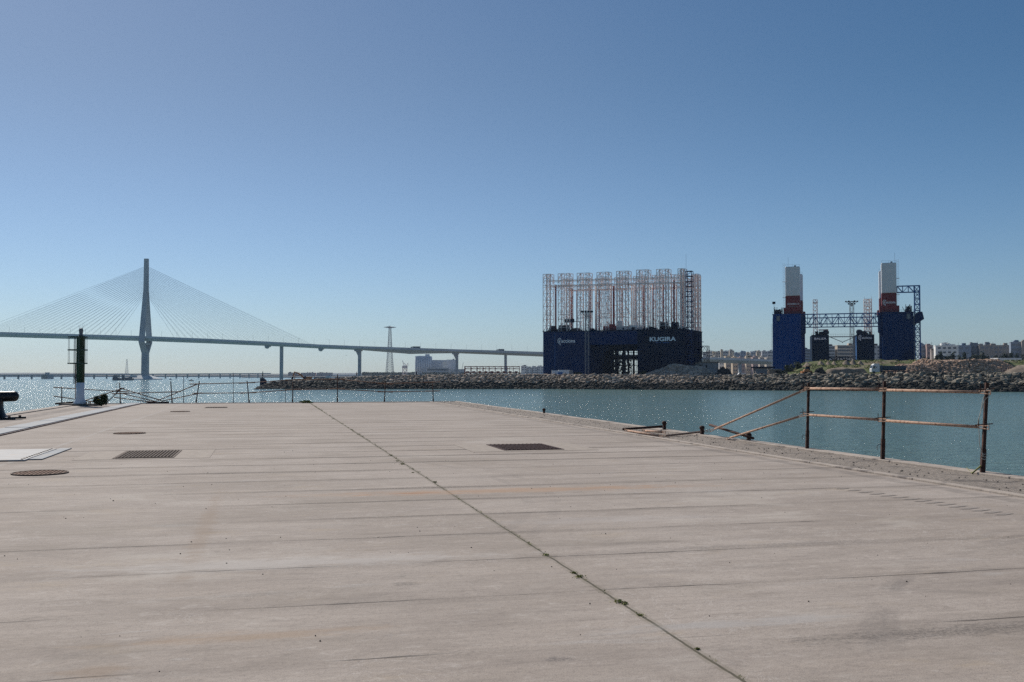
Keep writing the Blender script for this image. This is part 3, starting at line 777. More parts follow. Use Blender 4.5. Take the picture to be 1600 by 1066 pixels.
s3 = N.n('ShaderNodeSeparateXYZ'); N.link(pos, s3.inputs[0])
nn = N.noise(pos, .25, 4); n2 = N.noise(pos, 1.6, 5, .7)
cr_ = N.n('ShaderNodeValToRGB'); N.link(rnd_, cr_.inputs[0])
el = cr_.color_ramp.elements
el[0].position = 0; el[0].color = (.14,.11,.085,1); el[1].position = 1; el[1].color = (.66,.54,.43,1)
for p_, c_ in ((.25,(.34,.26,.19,1)),(.5,(.24,.215,.19,1)),(.75,(.42,.32,.235,1))):
    e = cr_.color_ramp.elements.new(p_); e.color = c_
grey = N.mix(N.ramp(rnd_, 0, 1), (.055,.050,.038), (.36,.31,.235))
xr = N.ramp(N.math('ADD', s3.outputs[0], N.math('MULTIPLY', nn, 60)), 90, 150)
xl = N.ramp(N.math('ADD', s3.outputs[0], N.math('MULTIPLY', nn, 40)), -60, -25, 1, 0)
up = N.mix(N.math('MAXIMUM', xr, N.math('MULTIPLY', xl, .8)), cr_.outputs[0], grey)
zz = N.math('ADD', s3.outputs[2], N.math('ADD', N.math('MULTIPLY', N.math('SUBTRACT', nn, .5), 2.4), N.math('MULTIPLY', N.math('SUBTRACT', rnd_, .5), 1.0)))
wet = N.ramp(zz, -1.6, -.7, 1, 0)
alg = N.mix(N.ramp(rnd_, .2, .9), (.010,.010,.008), (.040,.038,.026))
c = N.mix(wet, up, alg); c = N.mix(N.ramp(n2, .5, .75, 0, .5), c, (.03,.028,.025))
N.link(c, b.inputs['Base Color']); b.inputs['Roughness'].default_value = .9
N.bump(n2, .5, .25, b); M['rock'] = m
rp = MB(); px = 401.0
while px < 1790:
    w, top = shore_pt(px, 0); step = rk.uniform(.9, 1.3)*1600/w.y*.74
    big = .84 + .26*max(0, min(1, (px-1100)/200))
    ns = 13
    for k in range(ns):
        s = (k + rk.uniform(-.4, .4))/(ns-1); p, _ = shore_pt(px + rk.uniform(-3, 3), s)
        r = rk.choice((rk.uniform(.40,.7), rk.uniform(.6,1.0), rk.uniform(.8,1.25)))*big
        rp.rock(p + Vector((0,0,rk.uniform(-.25,.25))), r*rk.uniform(.9,1.5), r*rk.uniform(.8,1.2), r*rk.uniform(.55,.95), rk)
    for k in range(3):
        p, top = shore_pt(px + rk.uniform(-3, 3), 1); d = Vector((p.x, p.y, 0)).normalized(); r = rk.uniform(.45, .85)
        rp.rock(p + d*rk.uniform(1, 8) + Vector((0,0,-.1)), r*1.2, r, r*.75, rk)
    px += step*big
struct('rock_armour', rp, M['rock'], 'rough boulder armour of the breakwater across the channel, black at the tide line', 'boulders', kind='stuff')

m, nt, b = new_mat('grass_and_dirt'); N = NB(nt)
pos = N.n('ShaderNodeNewGeometry').outputs['Position']
f1 = N.noise(N.scale(pos, (1, 2.5, 2)), .06, 5, .65); f2 = N.noise(pos, .7, 5, .7)
c = N.mix(N.ramp(f2, .3, .7), (.050,.075,.016), (.125,.150,.035))
c = N.mix(N.ramp(f1, .50, .60), c, (.23,.18,.125)); c = N.mix(N.ramp(f2, .5, .8, 0, .5), c, (.035,.04,.015))
N.link(c, b.inputs['Base Color']); b.inputs['Roughness'].default_value = .95; N.bump(f2, .8, .5, b); M['grass'] = m
M['dirt'] = mat('pale_dirt', (.27,.215,.165), .95, 0, .3, .5, (.15,.12,.09), .4, .3, bump=1.0)
M['land'] = mat('dusty_ground', (.24,.21,.17), .95, 0, .2, .05)
lnd = MB(); top_ = []
for px in range(600, 1801, 50):
    w, _ = shore_pt(px, 1); d = Vector((w.x, w.y, 0)).normalized(); q = w + d*6; top_.append((q.x, q.y, .9))
top_ = top_ + [(1500, 500, .9), (5000, 500, .9), (5000, 8000, .9), (-1350, 8000, .9), (-620, 4200, .9), (-350, 2400, .9), (-150, 1000, .9)]
lnd.add(top_, [tuple(range(len(top_)))])
struct('land_ground', lnd, M['land'], 'flat dusty port land behind the breakwater', 'ground')

# green mound: heightfield
ridge = [(1225,581),(1238,578),(1250,571),(1262,566),(1280,564.5),(1350,564),(1400,563.3),(1480,563.5),(1530,564.5),(1600,564),(1820,564)]
def interp(tab, x):
    if x <= tab[0][0]: return tab[0][1]
    for (a, ya), (b_, yb) in zip(tab, tab[1:]):
        if x <= b_: return ya+(yb-ya)*(x-a)/(b_-a)
    return tab[-1][1]
def surf(px, Y):
    yr = interp(ridge, px); zr = ZY(yr, 472); _, yc = shore_at(px); f = (Y-430)/(472-430)
    z0 = ZY(yc, 430) - .4
    g = f*f*(3-2*f) if f < 1 else 1 - (f-1)*1.2
    ter = .55*g + .45*(.5*max(0,min(1,(f-.15)*6)) + .5*max(0,min(1,(f-.72)*5)))*(1 if f<1 else g)
    z = z0 + (zr - z0)*ter
    return z + .55*noise.noise(Vector((px*.06, Y*.12, 3)))*(1 if f>.1 else 0)
gm = MB(); vs = []; nx, ny = 150, 26
for i in range(nx+1):
    px = 1225 + (1820-1225)*i/nx
    for j in range(ny+1):
        Y = 424 + 74*j/ny; p = P(px, 587, Y); vs.append((p.x, Y, max(.7, surf(px, Y)) if j < ny else .5))
gm.add(vs, [(i*(ny+1)+j, (i+1)*(ny+1)+j, (i+1)*(ny+1)+j+1, i*(ny+1)+j+1) for i in range(nx) for j in range(ny)], True)
struct('grassy_mound', gm, M['grass'], 'grassy earth mound in front of the blue docks', 'mound')
gt = MB()
for i in range(9000):
    px = rk.uniform(1232, 1600); Y = rk.uniform(432, 474); 
    if noise.noise(Vector((px*.05, Y*.1, 9))) < -.05: continue
    p = P(px, 587, Y); gt.leaf((p.x, Y, surf(px, Y)+rk.uniform(.05, .4)), rk.uniform(.25, .5), rk)
struct('grass_tufts', gt, M['weed'], 'ragged grass tufts on the mound', 'grass', kind='stuff')

def heap(name, label, cat, pc, hw, ytop, ybase, Y, dep, m_, group=None, rocks=0, rm=None, rs=.5, flat=.35, seed=0):
    rnd = random.Random(seed+int(pc)); c = P(pc, 587, Y); zb = ZY(ybase, Y)-.6; zt = ZY(ytop, Y); c.z = zb
    rx = hw*Y/1600; t = thing(name, label, cat, c, 0, group); mb = MB(); n, k = 26, 9; vs = []
    def hgt(x, y):
        r = math.hypot(x, y); f = max(0, min(1, (1-r)/(1-flat)))
        return (zt-zb)*(f**.9)*(1+.22*noise.noise(Vector((x*2.5+pc, y*2.5, seed))))
    for j in range(k+1):
        r = j/k
        for i in range(n):
            a = 2*math.pi*i/n; w = 1+.12*noise.noise(Vector((math.cos(a)*1.5, math.sin(a)*1.5, pc)))
            x, y = r*math.cos(a), r*math.sin(a); vs.append((x*rx*w, y*dep*w, hgt(x, y)))
    mb.add(vs, [(j*n+i, j*n+(i+1)%n, (j+1)*n+(i+1)%n, (j+1)*n+i) for j in range(k) for i in range(n)], True)
    mb.build('mound', m_, t)
    if rocks:
        rb = MB()
        for q in range(rocks):
            a = rnd.uniform(0, 6.28); r = rnd.random()**.5*.97; x, y = r*math.cos(a), r*math.sin(a)
            s = rs*rnd.uniform(.5, 1.25); rb.rock((x*rx, y*dep, hgt(x, y)+s*.1), s*1.2, s, s*.8, rnd)
        tag(rb.build('rubble', rm or m_, t), kind='stuff')
    return t
M['rubble'] = mat('brown_rubble', (.58,.40,.28), .95, 0, .3, .7, island=.75)
M['rubgrey'] = mat('grey_rubble', (.62,.47,.36), .95, 0, .3, .7, island=.7)
heap('rubble_mound', 'long grey brown boulder mound in front of the flat roofed pale hut', 'rubble mound', 1068, 62, 574, 587, 470, 9, M['corem'], rocks=1300, rm=M['rubgrey'], rs=1.0, seed=2)
heap('soil_heap', 'dark soil heap right of the pale hut', 'soil heap', 1131, 15, 576, 587, 462, 5, M['corem'], rocks=120, rm=M['corem'], rs=.4, seed=3)
heap('rubble_mound', 'big reddish brown rubble mound at the right end of the breakwater', 'rubble mound', 1500, 105, 565, 583.5, 446, 13, M['dirt'], rocks=3600, rm=M['rubble'], rs=.72, flat=.55, seed=4)
heap('rubble_mound', 'low brown rubble slope between the tipper truck and the big rubble mound', 'rubble mound', 1425, 50, 571.5, 584, 440, 8, M['dirt'], rocks=1000, rm=M['rubble'], rs=.6, flat=.4, seed=5)
heap('dirt_mound', 'smooth tan dirt mound at the right picture edge', 'dirt mound', 1604, 40, 571, 583, 433, 7, M['dirt'], seed=6, flat=.3)
heap('dirt_bank', 'flat topped bare dirt bank behind the orange bulldozer', 'dirt bank', 1322, 36, 576, 585, 437, 5, M['dirt'], seed=7, flat=.75)
for i, (pc, hw, yt) in enumerate(((1262,9,566.5),(1283,9,564.5),(1294,7,565),(1303,7,564.8),(1322,10,563.2),(1333,8,563),(1344,8,564.2))):
    heap('spoil_heap', ['leftmost and lowest','second','third','fourth','largest','sharp peaked sixth','last and rightmost'][i] + ' pale dirt heap in the row on the grassy mound', 'spoil heap', pc, hw, yt, 572, 462, 3.2, M['dirt'], 'row of pale dirt heaps', seed=10+i, flat=.1)
heap('soil_heap', 'dark soil heap just right of the orange bulldozer', 'soil heap', 1281, 11, 576.5, 585, 431, 2.6, M['corem'], rocks=160, rm=M['corem'], rs=.4, seed=9)
for i, (px, yb, hw, hh_, Y, lab) in enumerate(((1232,585,11,15,452,'round dark bush at the left foot of the grassy mound'),(1247,582,12,17,462,'taller dark bush against the base of the left blue dock'),(1221,587,9,8,448,'low dark bush left of the round one'))):
    c = P(px, 587, Y); c.z = ZY(yb, Y)-.5
    leafy('bush', lab, 'bush', c, hw*Y/1600, 2.6, hh_*Y/1600, 1500, .36, M['bush'], 30+i, stems=True, group='bushes beside the grassy mound')
for i, (px, hw, yt, lab) in enumerate(((1046,7,571.5,'green bush on top of the grey boulder mound'),(1030,9,575.5,'olive bush on the left shoulder of the grey boulder mound'),(1006,7,579.5,'low shrub left of the grey boulder mound'),(903,9,582,'low shrub right of the white containers'))):
    Y = 478; c = P(px, 587, Y); c.z = ZY(587, Y)
    leafy('bush', lab, 'bush', c, hw*Y/1600, 2, (587-yt)*Y/1600, 900, .33, M['bush'], 40+i, group='shrubs behind the breakwater')

# ------------------------------------------------------------------ floating dock with lattice towers
class Frame:
    def __init__(s, px, Y, ang):
        o = P(px, 587, Y); s.o = Vector((o.x, o.y, 0)); s.a = ang
        s.ex = Vector((math.cos(ang), -math.sin(ang), 0)); s.ey = Vector((math.sin(ang), math.cos(ang), 0))
    def X(s, px, yl=0.0):
        d = ray(px, 560); o = s.o + s.ey*yl; n = Vector((-s.ex.y, s.ex.x, 0))
        k = (o - CAM).dot(n)/d.dot(n); return (CAM + d*k - o).dot(s.ex)
    def Yw(s, x, yl=0): return (s.o + s.ex*x + s.ey*yl).y
    def Z(s, py, x, yl=0): return ZY(py, s.Yw(x, yl))
    def thing(s, name, label, cat, group=None, x=0, y=0, z=0): 
        p = s.o + s.ex*x + s.ey*y; return thing(name, label, cat, (p.x, p.y, z), -s.a, group)
K = Frame(848.7, 500, R(23.5)); KL = K.X(1070); KD = 35.0
xa, xb = K.X(921.5), K.X(996); ZT = K.Z(519, 0)
t = K.thing('floating_dock', 'huge navy blue floating dock with seven white lattice towers and a dark gateway', 'floating dock')
KO = t
def ribbed(mb, x0, x1, y0, y1, z0, z1, step=3.5):
    mb.box(x0, x1, y0, y1, z0, z1)
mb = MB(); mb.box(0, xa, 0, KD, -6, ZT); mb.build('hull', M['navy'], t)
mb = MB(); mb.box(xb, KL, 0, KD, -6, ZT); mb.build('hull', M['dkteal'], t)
zl = K.Z(539, xa)
mb = MB(); mb.box(xa+.01, xb-.01, .15, 9, zl, ZT-.02); mb.build('lintel', M['navy'], t)
mb = MB(); mb.box(xa+.01, xb-.01, KD-4, KD-.1, K.Z(549, xa, KD), ZT-.02); mb.box(xa+.01, xb-.01, KD-2.5, KD-.2, K.Z(562.5, xa, KD), K.Z(555.5, xa, KD)); mb.build('rear_beam', M['dkteal'], t)
mb = MB(); mb.box(xa, xb, 0.5, KD-1, -6, -2.0); mb.build('pontoon', M['dkteal'], t)
mb = MB()
xr0, xr1 = K.X(955, KD-3), K.X(996, KD-3)
for f, r in ((.02,.5),(.20,.45),(.34,.9),(.62,.7),(.78,.35),(.98,.4)):
    x = xr0 + (xr1-xr0)*f; mb.box(x-r, x+r, KD-9, KD-8, -2, K.Z(549, xa, KD))
for z in (0.5, 3.5, 6.5, 9.2, 13.0):
    mb.box(xa+1, xb-1, KD-8.8, KD-8.5, z-.12, z+.12)
for i in range(16):
    x = xa+1.5+i*(xb-xa-3)/15; mb.tube((x, KD-8.6, -2), (x, KD-8.6, 15), .09, 4); 
    if i < 15:
        x2 = xa+1.5+(i+1)*(xb-xa-3)/15
        for z in (-2, 1.5, 5): mb.tube((x, KD-8.6, z), (x2, KD-8.6, z+3.4) if (i+int(z)) % 2 else (x2, KD-8.6, z+3.4), .07, 4)
for i in range(9):
    x = xr0+1+(xr1-xr0)*i/9; mb.tube((x, KD-12, -2), (x, KD-12, 13), .16, 4)
    for z in (-1, 1.2, 3.6, 6): mb.tube((x, KD-12, z), (x+1.6, KD-12, z+1.8), .10, 4); mb.tube((x+1.6, KD-12, z), (x, KD-12, z+1.8), .09, 4)
rs2 = random.Random(12)  # random dark panels added among the scaffold to cut daylight through the gateway
for i in range(190):
    x = rs2.uniform(xr0, xr1); z = rs2.uniform(-2, 13.5); mb.box(x, x+rs2.uniform(.3, 1.1), KD-14-i*.01, KD-13.9-i*.01, z, z+rs2.uniform(.3, 1.6))
mb.box(xa+.5, xr0+.4, KD-13, KD-12.6, -2, 15)  # dark sheet added to narrow the daylight gap
mb.build('scaffold_and_panels', M['dkteal'], t)
mb = MB()   # deck edge and railings
for x0, x1, y0, y1 in ((-.25, KL+.25, -.25, .15), (-.25, .15, .15, KD+.25), (KL-.15, KL+.25, .15, KD+.25), (.15, KL-.15, KD-.15, KD+.25)):
    mb.box(x0, x1, y0, y1, ZT+.0, ZT+.35)
n = 36
for i in range(n+1):
    x = KL*i/n; mb.tube((x, -.1, ZT+.3), (x, -.1, ZT+1.4), .05, 4)
for z in (.8, 1.4): mb.tube((0, -.1, ZT+z), (KL, -.1, ZT+z), .045, 4)
mb.build('deck_railing', M['dkteal'], t)
for x, c in ((K.X(849.5)+.0, 'navy'), (K.X(867), 'navy'), (K.X(1056), 'dkteal')):
    mb = MB(); mb.box(x+.0, x+.18, -.16, -.002, -4, ZT-.4); mb.build('fender_strip', M['stairblue' if c == 'navy' else 'navy'], t)
mb = MB(); a = K.X(1011); b_ = K.X(1001.5); c_ = K.X(1008)
mb.tube((a, -.3, K.Z(517, a)), (b_, -.3, K.Z(534, b_)), .14, 4); mb.tube((b_, -.3, K.Z(534, b_)), (c_, -.3, K.Z(543.5, c_)), .14, 4); mb.box(K.X(996), K.X(1012), -1.2, -.01, K.Z(547.5, xb), K.Z(546.5, xb)); mb.build('outside_stair', M['navy'], t)
# towers
tw = [(848.7,860.3,428.7),(872.2,890.6,427.8),(902,921,427),(933,951.5,425.7),(963.7,982.4,424),(995,1013.6,422),(1026.4,1045.3,421),(1060,1070.2,420)]
for i, (p0, p1, yt) in enumerate(tw):
    for row, yl in ((0, 1.0), (1, KD-6.5)):
        x0, x1 = K.X(p0, 1.0), K.X(p1, 1.0)
        if row == 1 and i in (3,): pass
        zt = K.Z(yt, x0, 1.0); mb = MB(); w = x1-x0
        lattice(mb, x0, x0+w*(.26 if w > 4 else .45), yl, yl+4.6, ZT, zt, 4.4 if row else 3.3, .18, .085, single=True)
        lattice(mb, x1-w*(.26 if w > 4 else .45), x1, yl, yl+4.6, ZT, zt, 4.4 if row else 3.3, .18, .085, single=True)
        if w > 4 and not row:
            for q_ in range(6):
                zq = ZT+(zt-ZT)*(q_+.6)/7.2; mb.tube((x0+w*.26, yl, zq), (x0+w*.5, yl, zq+2.0), .07, 4); mb.tube((x1-w*.26, yl, zq), (x0+w*.5, yl, zq+2.0), .07, 4); mb.tube((x0, yl, zq-.2), (x1, yl, zq-.2), .12, 4)
        for z in (zt, zt-2.2, zt-5.6, ZT+8.5):
            for y in (yl, yl+4.6): mb.tube((x0, y, z), (x1, y, z), .13, 4)
        for y in (yl, yl+4.6):
            q = [(x0+w*f, y, zt-1.9+1.5*math.sin(math.pi*f)) for f in (0, .2, .4, .6, .8, 1)]; mb.path(q, .11, 4)
            q = [(x0+w*f, y, zt-4.6+1.7*math.sin(math.pi*f)) for f in (0, .2, .4, .6, .8, 1)]; mb.path(q, .11, 4)
        mb.build('lattice_tower', M['latt'], t)
for row, yl in ((0, 1.2), (1, KD-6.3)):
    mb = MB(); x0, x1 = K.X(858, 1), K.X(1062, 1)
    for py in (438.5, 446.5):
        for dy in (0, 4.2):
            mb.tube((x0, yl+dy, K.Z(py, x0, 1)), (x1, yl+dy, K.Z(py-5.5, x1, 1)), .17, 4)
            mb.tube((x0, yl+dy, K.Z(py+1.6, x0, 1)), (x1, yl+dy, K.Z(py-3.9, x1, 1)), .10, 4)
    mb.build('top_girder', M['latt'], t)
mb = MB()
for i in range(0, 8):
    x = K.X((tw[i][0]+tw[i][1])/2, 1)
    for dz in (8.2, 9.8):
        for s_ in (-2.2, 2.2): mb.tube((x+s_, 5, K.Z(tw[i][2], x)-dz+3.5), (x+s_, KD-6, K.Z(tw[i][2], x)-dz+3.5), .12, 4)
mb.build('cross_girder', M['latt'], t)
rp_ = [(868.5,445,0),(894,451,1),(901.5,453,1),(922.5,449,1),(959,447,0),(1021,442,1),(1053.5,438,0),(1006,446,1),(1037,446,1),(937,452,2),(972,452,2),(1041,446,2),(893,450,2),(1067,445,2)]
for p_, yt, k in rp_:
    yl = (3, 18, 30)[k]; x = K.X(p_, yl); mb = MB(); mb.tube((x, yl, ZT), (x, yl, K.Z(yt, x, yl)), .42 if k == 0 else .3, 8)
    mb.build('guide_pole', M['red'], t)
for p_, yl in ((885,12),(912,22),(930.5,12),(932,20),(955,24),(988,12),(991,20),(993,26),(1016,12),(1020,24),(1049,16),(1050,22),(1057,26)):
    x = K.X(p_, yl); mb = MB(); mb.tube((x, yl, ZT), (x, yl, K.Z(445, x, yl)), .24, 6)
    for z in range(4): mb.tube((x, yl, ZT+4+z*5), (x+2.4, yl+2, ZT+4+z*5), .08, 4)
    mb.build('guide_pole', M['latt'], t)
# rear right towers
x0, x1 = KL-4.2, KL-.3; mb = MB(); zt = K.Z(431.4, KL, KD)
lattice(mb, x0, x1, KD-5, KD-.5, ZT, zt, 2.4, .17, .10); mb.build('lattice_tower', M['latt'], t)
mb = MB()
for dz in (2, 5.5): 
    for x in (x0, x1): mb.tube((x, 4, zt-dz), (x, KD-4, zt-dz), .13, 4)
mb.build('cross_girder', M['latt'], t)
mb = MB(); lattice(mb, KL-2.6, KL-.4, 16, 19, ZT, zt-3, 2.6, .15, .09); mb.build('lattice_tower', M['latt'], t)
# blue stair tower at the corner
mb = MB(); x0, x1 = KL+.35, KL+3.1; zt = K.Z(423.5, KL); y0_ = 1.0
for x in (x0, x1):
    for y in (y0_, y0_+3.2): mb.tube((x, y, -2), (x, y, zt), .17, 4)
nz = 22
for k in range(nz+1):
    z = -2 + (zt+2)*k/nz; mb.box(x0-.1, x1+.1, y0_-.1, y0_+3.3, z-.12, z+.1)
mb.build('stair_tower', M['navy'], t)
mb = MB()
for k in range(nz):
    z = -2 + (zt+2)*k/nz; h_ = (zt+2)/nz; a, b_ = (x0, x1) if k % 2 else (x1, x0)
    mb.add([(a, y0_+.3, z+.1), (a, y0_+1.3, z+.1), (b_, y0_+1.3, z+h_), (b_, y0_+.3, z+h_)], [(0,1,2,3)])
    mb.tube((x0, y0_, z+1.1), (x1, y0_, z+1.1), .05, 4)
mb.build('stair_flights', M['stairblue'], t)
mb = MB(); mb.tube((x0, 2, zt), (x0, 2, zt+8), .05, 4); mb.build('aerial', M['grey'], t)
mb = MB(); lattice(mb, KL+.4, KL+4.0, KD-7, KD-2, 4, 16, 3, .14, .09)
mb.build('side_platform', M['dkteal'], t)
mb = MB()
for z in (8, 12, 15.5, 18): mb.box(KL+.3, KL+1.8, 5, KD-4, z-.12, z+.12)
for y in range(6, 30, 4): mb.box(KL+.02, KL+.5, y, y+.4, -4, ZT-1)
mb.build('side_walkways', M['navy'], t)
# deck machinery
def drum(x, y, r, L=2.4, m_='dkteal'):
    mb = MB(); mb.tube((x-L/2, y, ZT+r), (x+L/2, y, ZT+r), r, 16); mb.tube((x-L/2-.15, y, ZT+r), (x-L/2, y, ZT+r), r*1.2, 16); mb.tube((x+L/2, y, ZT+r), (x+L/2+.15, y, ZT+r), r*1.2, 16); mb.box(x-L/2-.3, x+L/2+.3, y-r, y+r, ZT, ZT+.4)
    mb.build('winch', M[m_], t)
for p_, r in ((864, 1.5), (879, 1.6), (1037.5, 1.9), (1055.5, 1.8), (884, 1.5)): drum(K.X(p_, 3), 3.2, r)
mb = MB(); x = K.X(890, 3); mb.box(x-2.2, x+1.6, 2.5, 5.5, ZT+4.6, ZT+6.4); mb.tube((x-1.2, 3, ZT), (x-1.2, 3, ZT+4.6), .18, 6); mb.tube((x+1.0, 4, ZT), (x+1.0, 4, ZT+4.6), .18, 6); mb.tube((x-3.2, 3.5, ZT+5.6), (x+6, 3.5, ZT+4.8), .16, 5); mb.build('control_cabin', M['dkteal'], t)
mb = MB(); x = K.X(955, 3); mb.bevbox(x-3.6, x+2.6, 1.6, 4.4, ZT+.4, ZT+2.6, .3); mb.box(x-1, x+1.8, 2, 4, ZT+2.6, ZT+3.3); mb.build('pump_unit', M['red'], t)
rr2 = random.Random(2); mb = MB()
for i in range(70):
    x = rr2.uniform(0, KL-2); s_ = rr2.uniform(.3, 1.1); mb.bevbox(x, x+s_*1.4, 1.5+rr2.random()*5, 3+rr2.random()*5+s_, ZT+.01, ZT+s_*rr2.uniform(.8, 2), .1)
mb.build('deck_fittings', M['dkteal'], t)
# lettering
tz0, tz1 = K.Z(535.6, K.X(885)), K.Z(530.2, K.X(885))
o = text_mesh('acciona', K.X(877.0), K.X(898.8), tz0, tz1, -.03, bold=.012); swirl(o, K.X(874.6), K.Z(533.2, K.X(875)), 1.45, -.03)
o.build('company_name', M['offwhite'], t)
text_mesh('infraestructuras', K.X(883), K.X(898.6), K.Z(538.3, K.X(885)), K.Z(537.2, K.X(885)), -.03).build('company_name', M['grey'], t)
text_mesh('KUGIRA', K.X(1015.2), K.X(1056.5), K.Z(533.2, K.X(1035)), K.Z(526.5, K.X(1035)), -.03, bold=.035).build('dock_name', M['offwhite'], t)
mb = MB()
for p0, p1 in ((1025,1027.2),(1028,1029),(1031,1033),(1036,1039),(1039.6,1041.4),(1042,1043.6),(1044.2,1046)):
    for k in range(2):
        a, b_ = K.X(p0+k*(p1-p0)*.55), K.X(p0+(p1-p0)*(.4+.6*k)); mb.box(a, b_, -.04, -.01, K.Z(536.2, a), K.Z(534.6+.5*k, a))
mb.build('small_lettering', M['stairblue'], t)

# containers on the dock deck
for i, (p0, p1, yt, yb, lab) in enumerate(((963.5,981,509.5,516.5,'wide white cabin with a round vent on the big dock deck'),(981.8,994.5,508,516.5,'ribbed white container on the big dock deck'),(964.5,972.5,501.5,509,'small pale box on top of the wide white cabin'),(990,995,502.5,508,'small pale box standing behind the ribbed white container'),(995,1004.5,508,516,'rounded white tank container beside the ribbed one'))):
    yl = 2.5 + (2 if i == 3 else 0); x0, x1 = K.X(p0, yl), K.X(p1, yl); zb = ZT+.02 if i in (0,1,4) else K.Z(509.5, x0, yl)+.02
    if i == 3: zb = ZT+.02
    tt = K.thing('container', lab, 'container', 'white cabins on the dock deck', x=x0, y=yl, z=zb); zt = K.Z(yt, x0, yl)-zb
    w = x1-x0; mb = MB()
    if i == 4: mb.tube((0, 1.2, zt*.55), (w, 1.2, zt*.55), zt*.45, 16); mb.box(0, w, .2, 2.2, 0, .3)
    else: mb.bevbox(0, w, 0, 2.4, 0, zt, .06)
    mb.build('tank' if i == 4 else 'body', M['white'], tt)
    mb = MB()
    for k in range(7):
        x = w*(k+.5)/7; mb.box(x-.05, x+.05, -.07, -.0 if i != 4 else .2, .2, zt-.2)
    if i in (0, 1): mb.build('ribs', M['white'], tt)
    if i == 0: MB().tube((w*.6, -.12, zt*.45), (w*.6, .05, zt*.45), .42, 14).build('vent', M['dkteal'], tt)

# ------------------------------------------------------------------ second floating dock: two hulls with square towers
D = Frame(1208.2, 520, R(18)); DD = 45.0
t = D.thing('floating_dock', 'bright blue two hulled floating dock with white and dark red square towers', 'floating dock')
x1 = D.X(1252.3); x2 = D.X(1379.5); x3 = D.X(1428.5); ZD = D.Z(491, 0)
def hull2(x0, x1_):
    mb = MB(); mb.box(x0, x1_, 0, DD, -6, ZD)
    hm = M['blue' if x0 < 1 else 'deepblue']; mb.build('hull', hm, t)
    mb = MB()
    k = 0; x = x0+2.2
    while x < x1_-1: mb.box(x, x+.12, -.10, 0-.002, -4, ZD-1.5); x += 2.6
    for z in (ZD-.5,): mb.box(x0-.2, x1_+.2, -.3, -.003, z, z+.5)
    for y in range(3, 44, 5): mb.box(x0-.3, x0-.003, y, y+.4, -4, ZD-2); mb.box(x1_+.003, x1_+.3, y, y+.4, -4, ZD-2)
    mb.build('hull_ribs', hm, t)
    mb = MB()
    for i in range(14):
        x = x0+(x1_-x0)*i/13; mb.tube((x, .2, ZD), (x, .2, ZD+1.1), .05, 4)
    mb.tube((x0, .2, ZD+1.1), (x1_, .2, ZD+1.1), .05, 4); mb.tube((x0, .2, ZD+.6), (x1_, .2, ZD+.6), .04, 4); mb.build('deck_railing', M['navy'], t)
hull2(0, x1); hull2(x2, x3)
# pale blocks near the deck, coloured like sky light seen through notches
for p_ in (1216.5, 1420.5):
    x = D.X(p_, -.2); mb = MB(); mb.bevbox(x-.8, x+.8, -.32, -.02, ZD-3.6, ZD-1.0, .4); mb.build('sky_gap_block', M['steel'], t)
mb = MB()
for xx, s_ in ((x1+.02, 1), (x2-.02, -1)):
    a, b_ = sorted((xx, xx+s_*1.8)); mb.prism([(xx, ZD-12), (xx+s_*1.9, ZD-9.5), (xx+s_*1.9, ZD-1), (xx, ZD-.5)] if s_ > 0 else [(xx, ZD-12), (xx, ZD-.5), (xx+s_*1.9, ZD-1), (xx+s_*1.9, ZD-9.5)], .5, 9)
mb.build('bridge_seat', M['navy'], t)
def sq_tower(p0, p1, ytop, yred, base=1.0, lad=-1, rear_w=None):
    for row, yl in ((0, .6), (1, DD-9)):
        a, b_ = D.X(p0, .6), D.X(p1, .6); zt = D.Z(ytop, a, .6); zr = D.Z(yred, a, .6)
        if row: zt -= .5
        mb = MB(); mb.bevbox(a, b_, yl, yl+7.5, zr, zt, .25); w_ = mb.build('tower_top', M['white'], t)
        mb = MB(); mb.bevbox(a-.02, b_+.02, yl-.03, yl+7.55, ZD+3, zr, .2); mb.box(a-1.0, b_+1.2, yl-.05, yl+7.7, ZD+.02, ZD+3.2); mb.build('tower_base', M['maroon'], t)
        mb = MB(); lx = a-.7 if lad < 0 else b_+.7
        z = ZD+2
        while z < zt+1.5:
            for s_ in (-.35, .35): mb.tube((lx+s_, yl+.4, z), (lx+s_, yl+.4, z+1.2), .05, 4)
            mb.tube((lx-.35, yl+.4, z), (lx+.35, yl+.4, z), .05, 4); z += 1.2
        for f in (.35, .68): zz_ = ZD+(zt-ZD)*f; mb.box(lx-.7, lx+.7, yl, yl+1.5, zz_, zz_+.15)
        mb.build('ladder', M['latt'], t)
        mb = MB()
        for x in (a+.1, (a+b_)/2, b_-.1): mb.tube((x, yl+.2, zt), (x, yl+.2, zt+1.1), .05, 4)
        mb.tube((a, yl+.2, zt+1), (b_, yl+.2, zt+1), .04, 4)
        if row == 0: mb.tube(((a*.8+b_*.2) if lad < 0 else b_-.6, yl+2, zt), ((a*.8+b_*.2) if lad < 0 else b_-.6, yl+2, zt+5), .06, 4); mb.box(a+(b_-a)*.62, a+(b_-a)*.75, yl+.2, yl+.9, zt, zt+.6)
        mb.build('top_rail', M['grey'], t)
sq_tower(1228, 1250.6, 417, 462.5, lad=-1)
sq_tower(1378.6, 1402.3, 411, 458, lad=1)
for yl in (4, DD-6):
    mb = MB(); girder(mb, (x1+.1, yl, ZD-5.2), (x2-.1, yl, ZD-5.2), 5.0, 2.6, 2.9, .26, .16); mb.build('linking_truss', M['stairblue'], t)
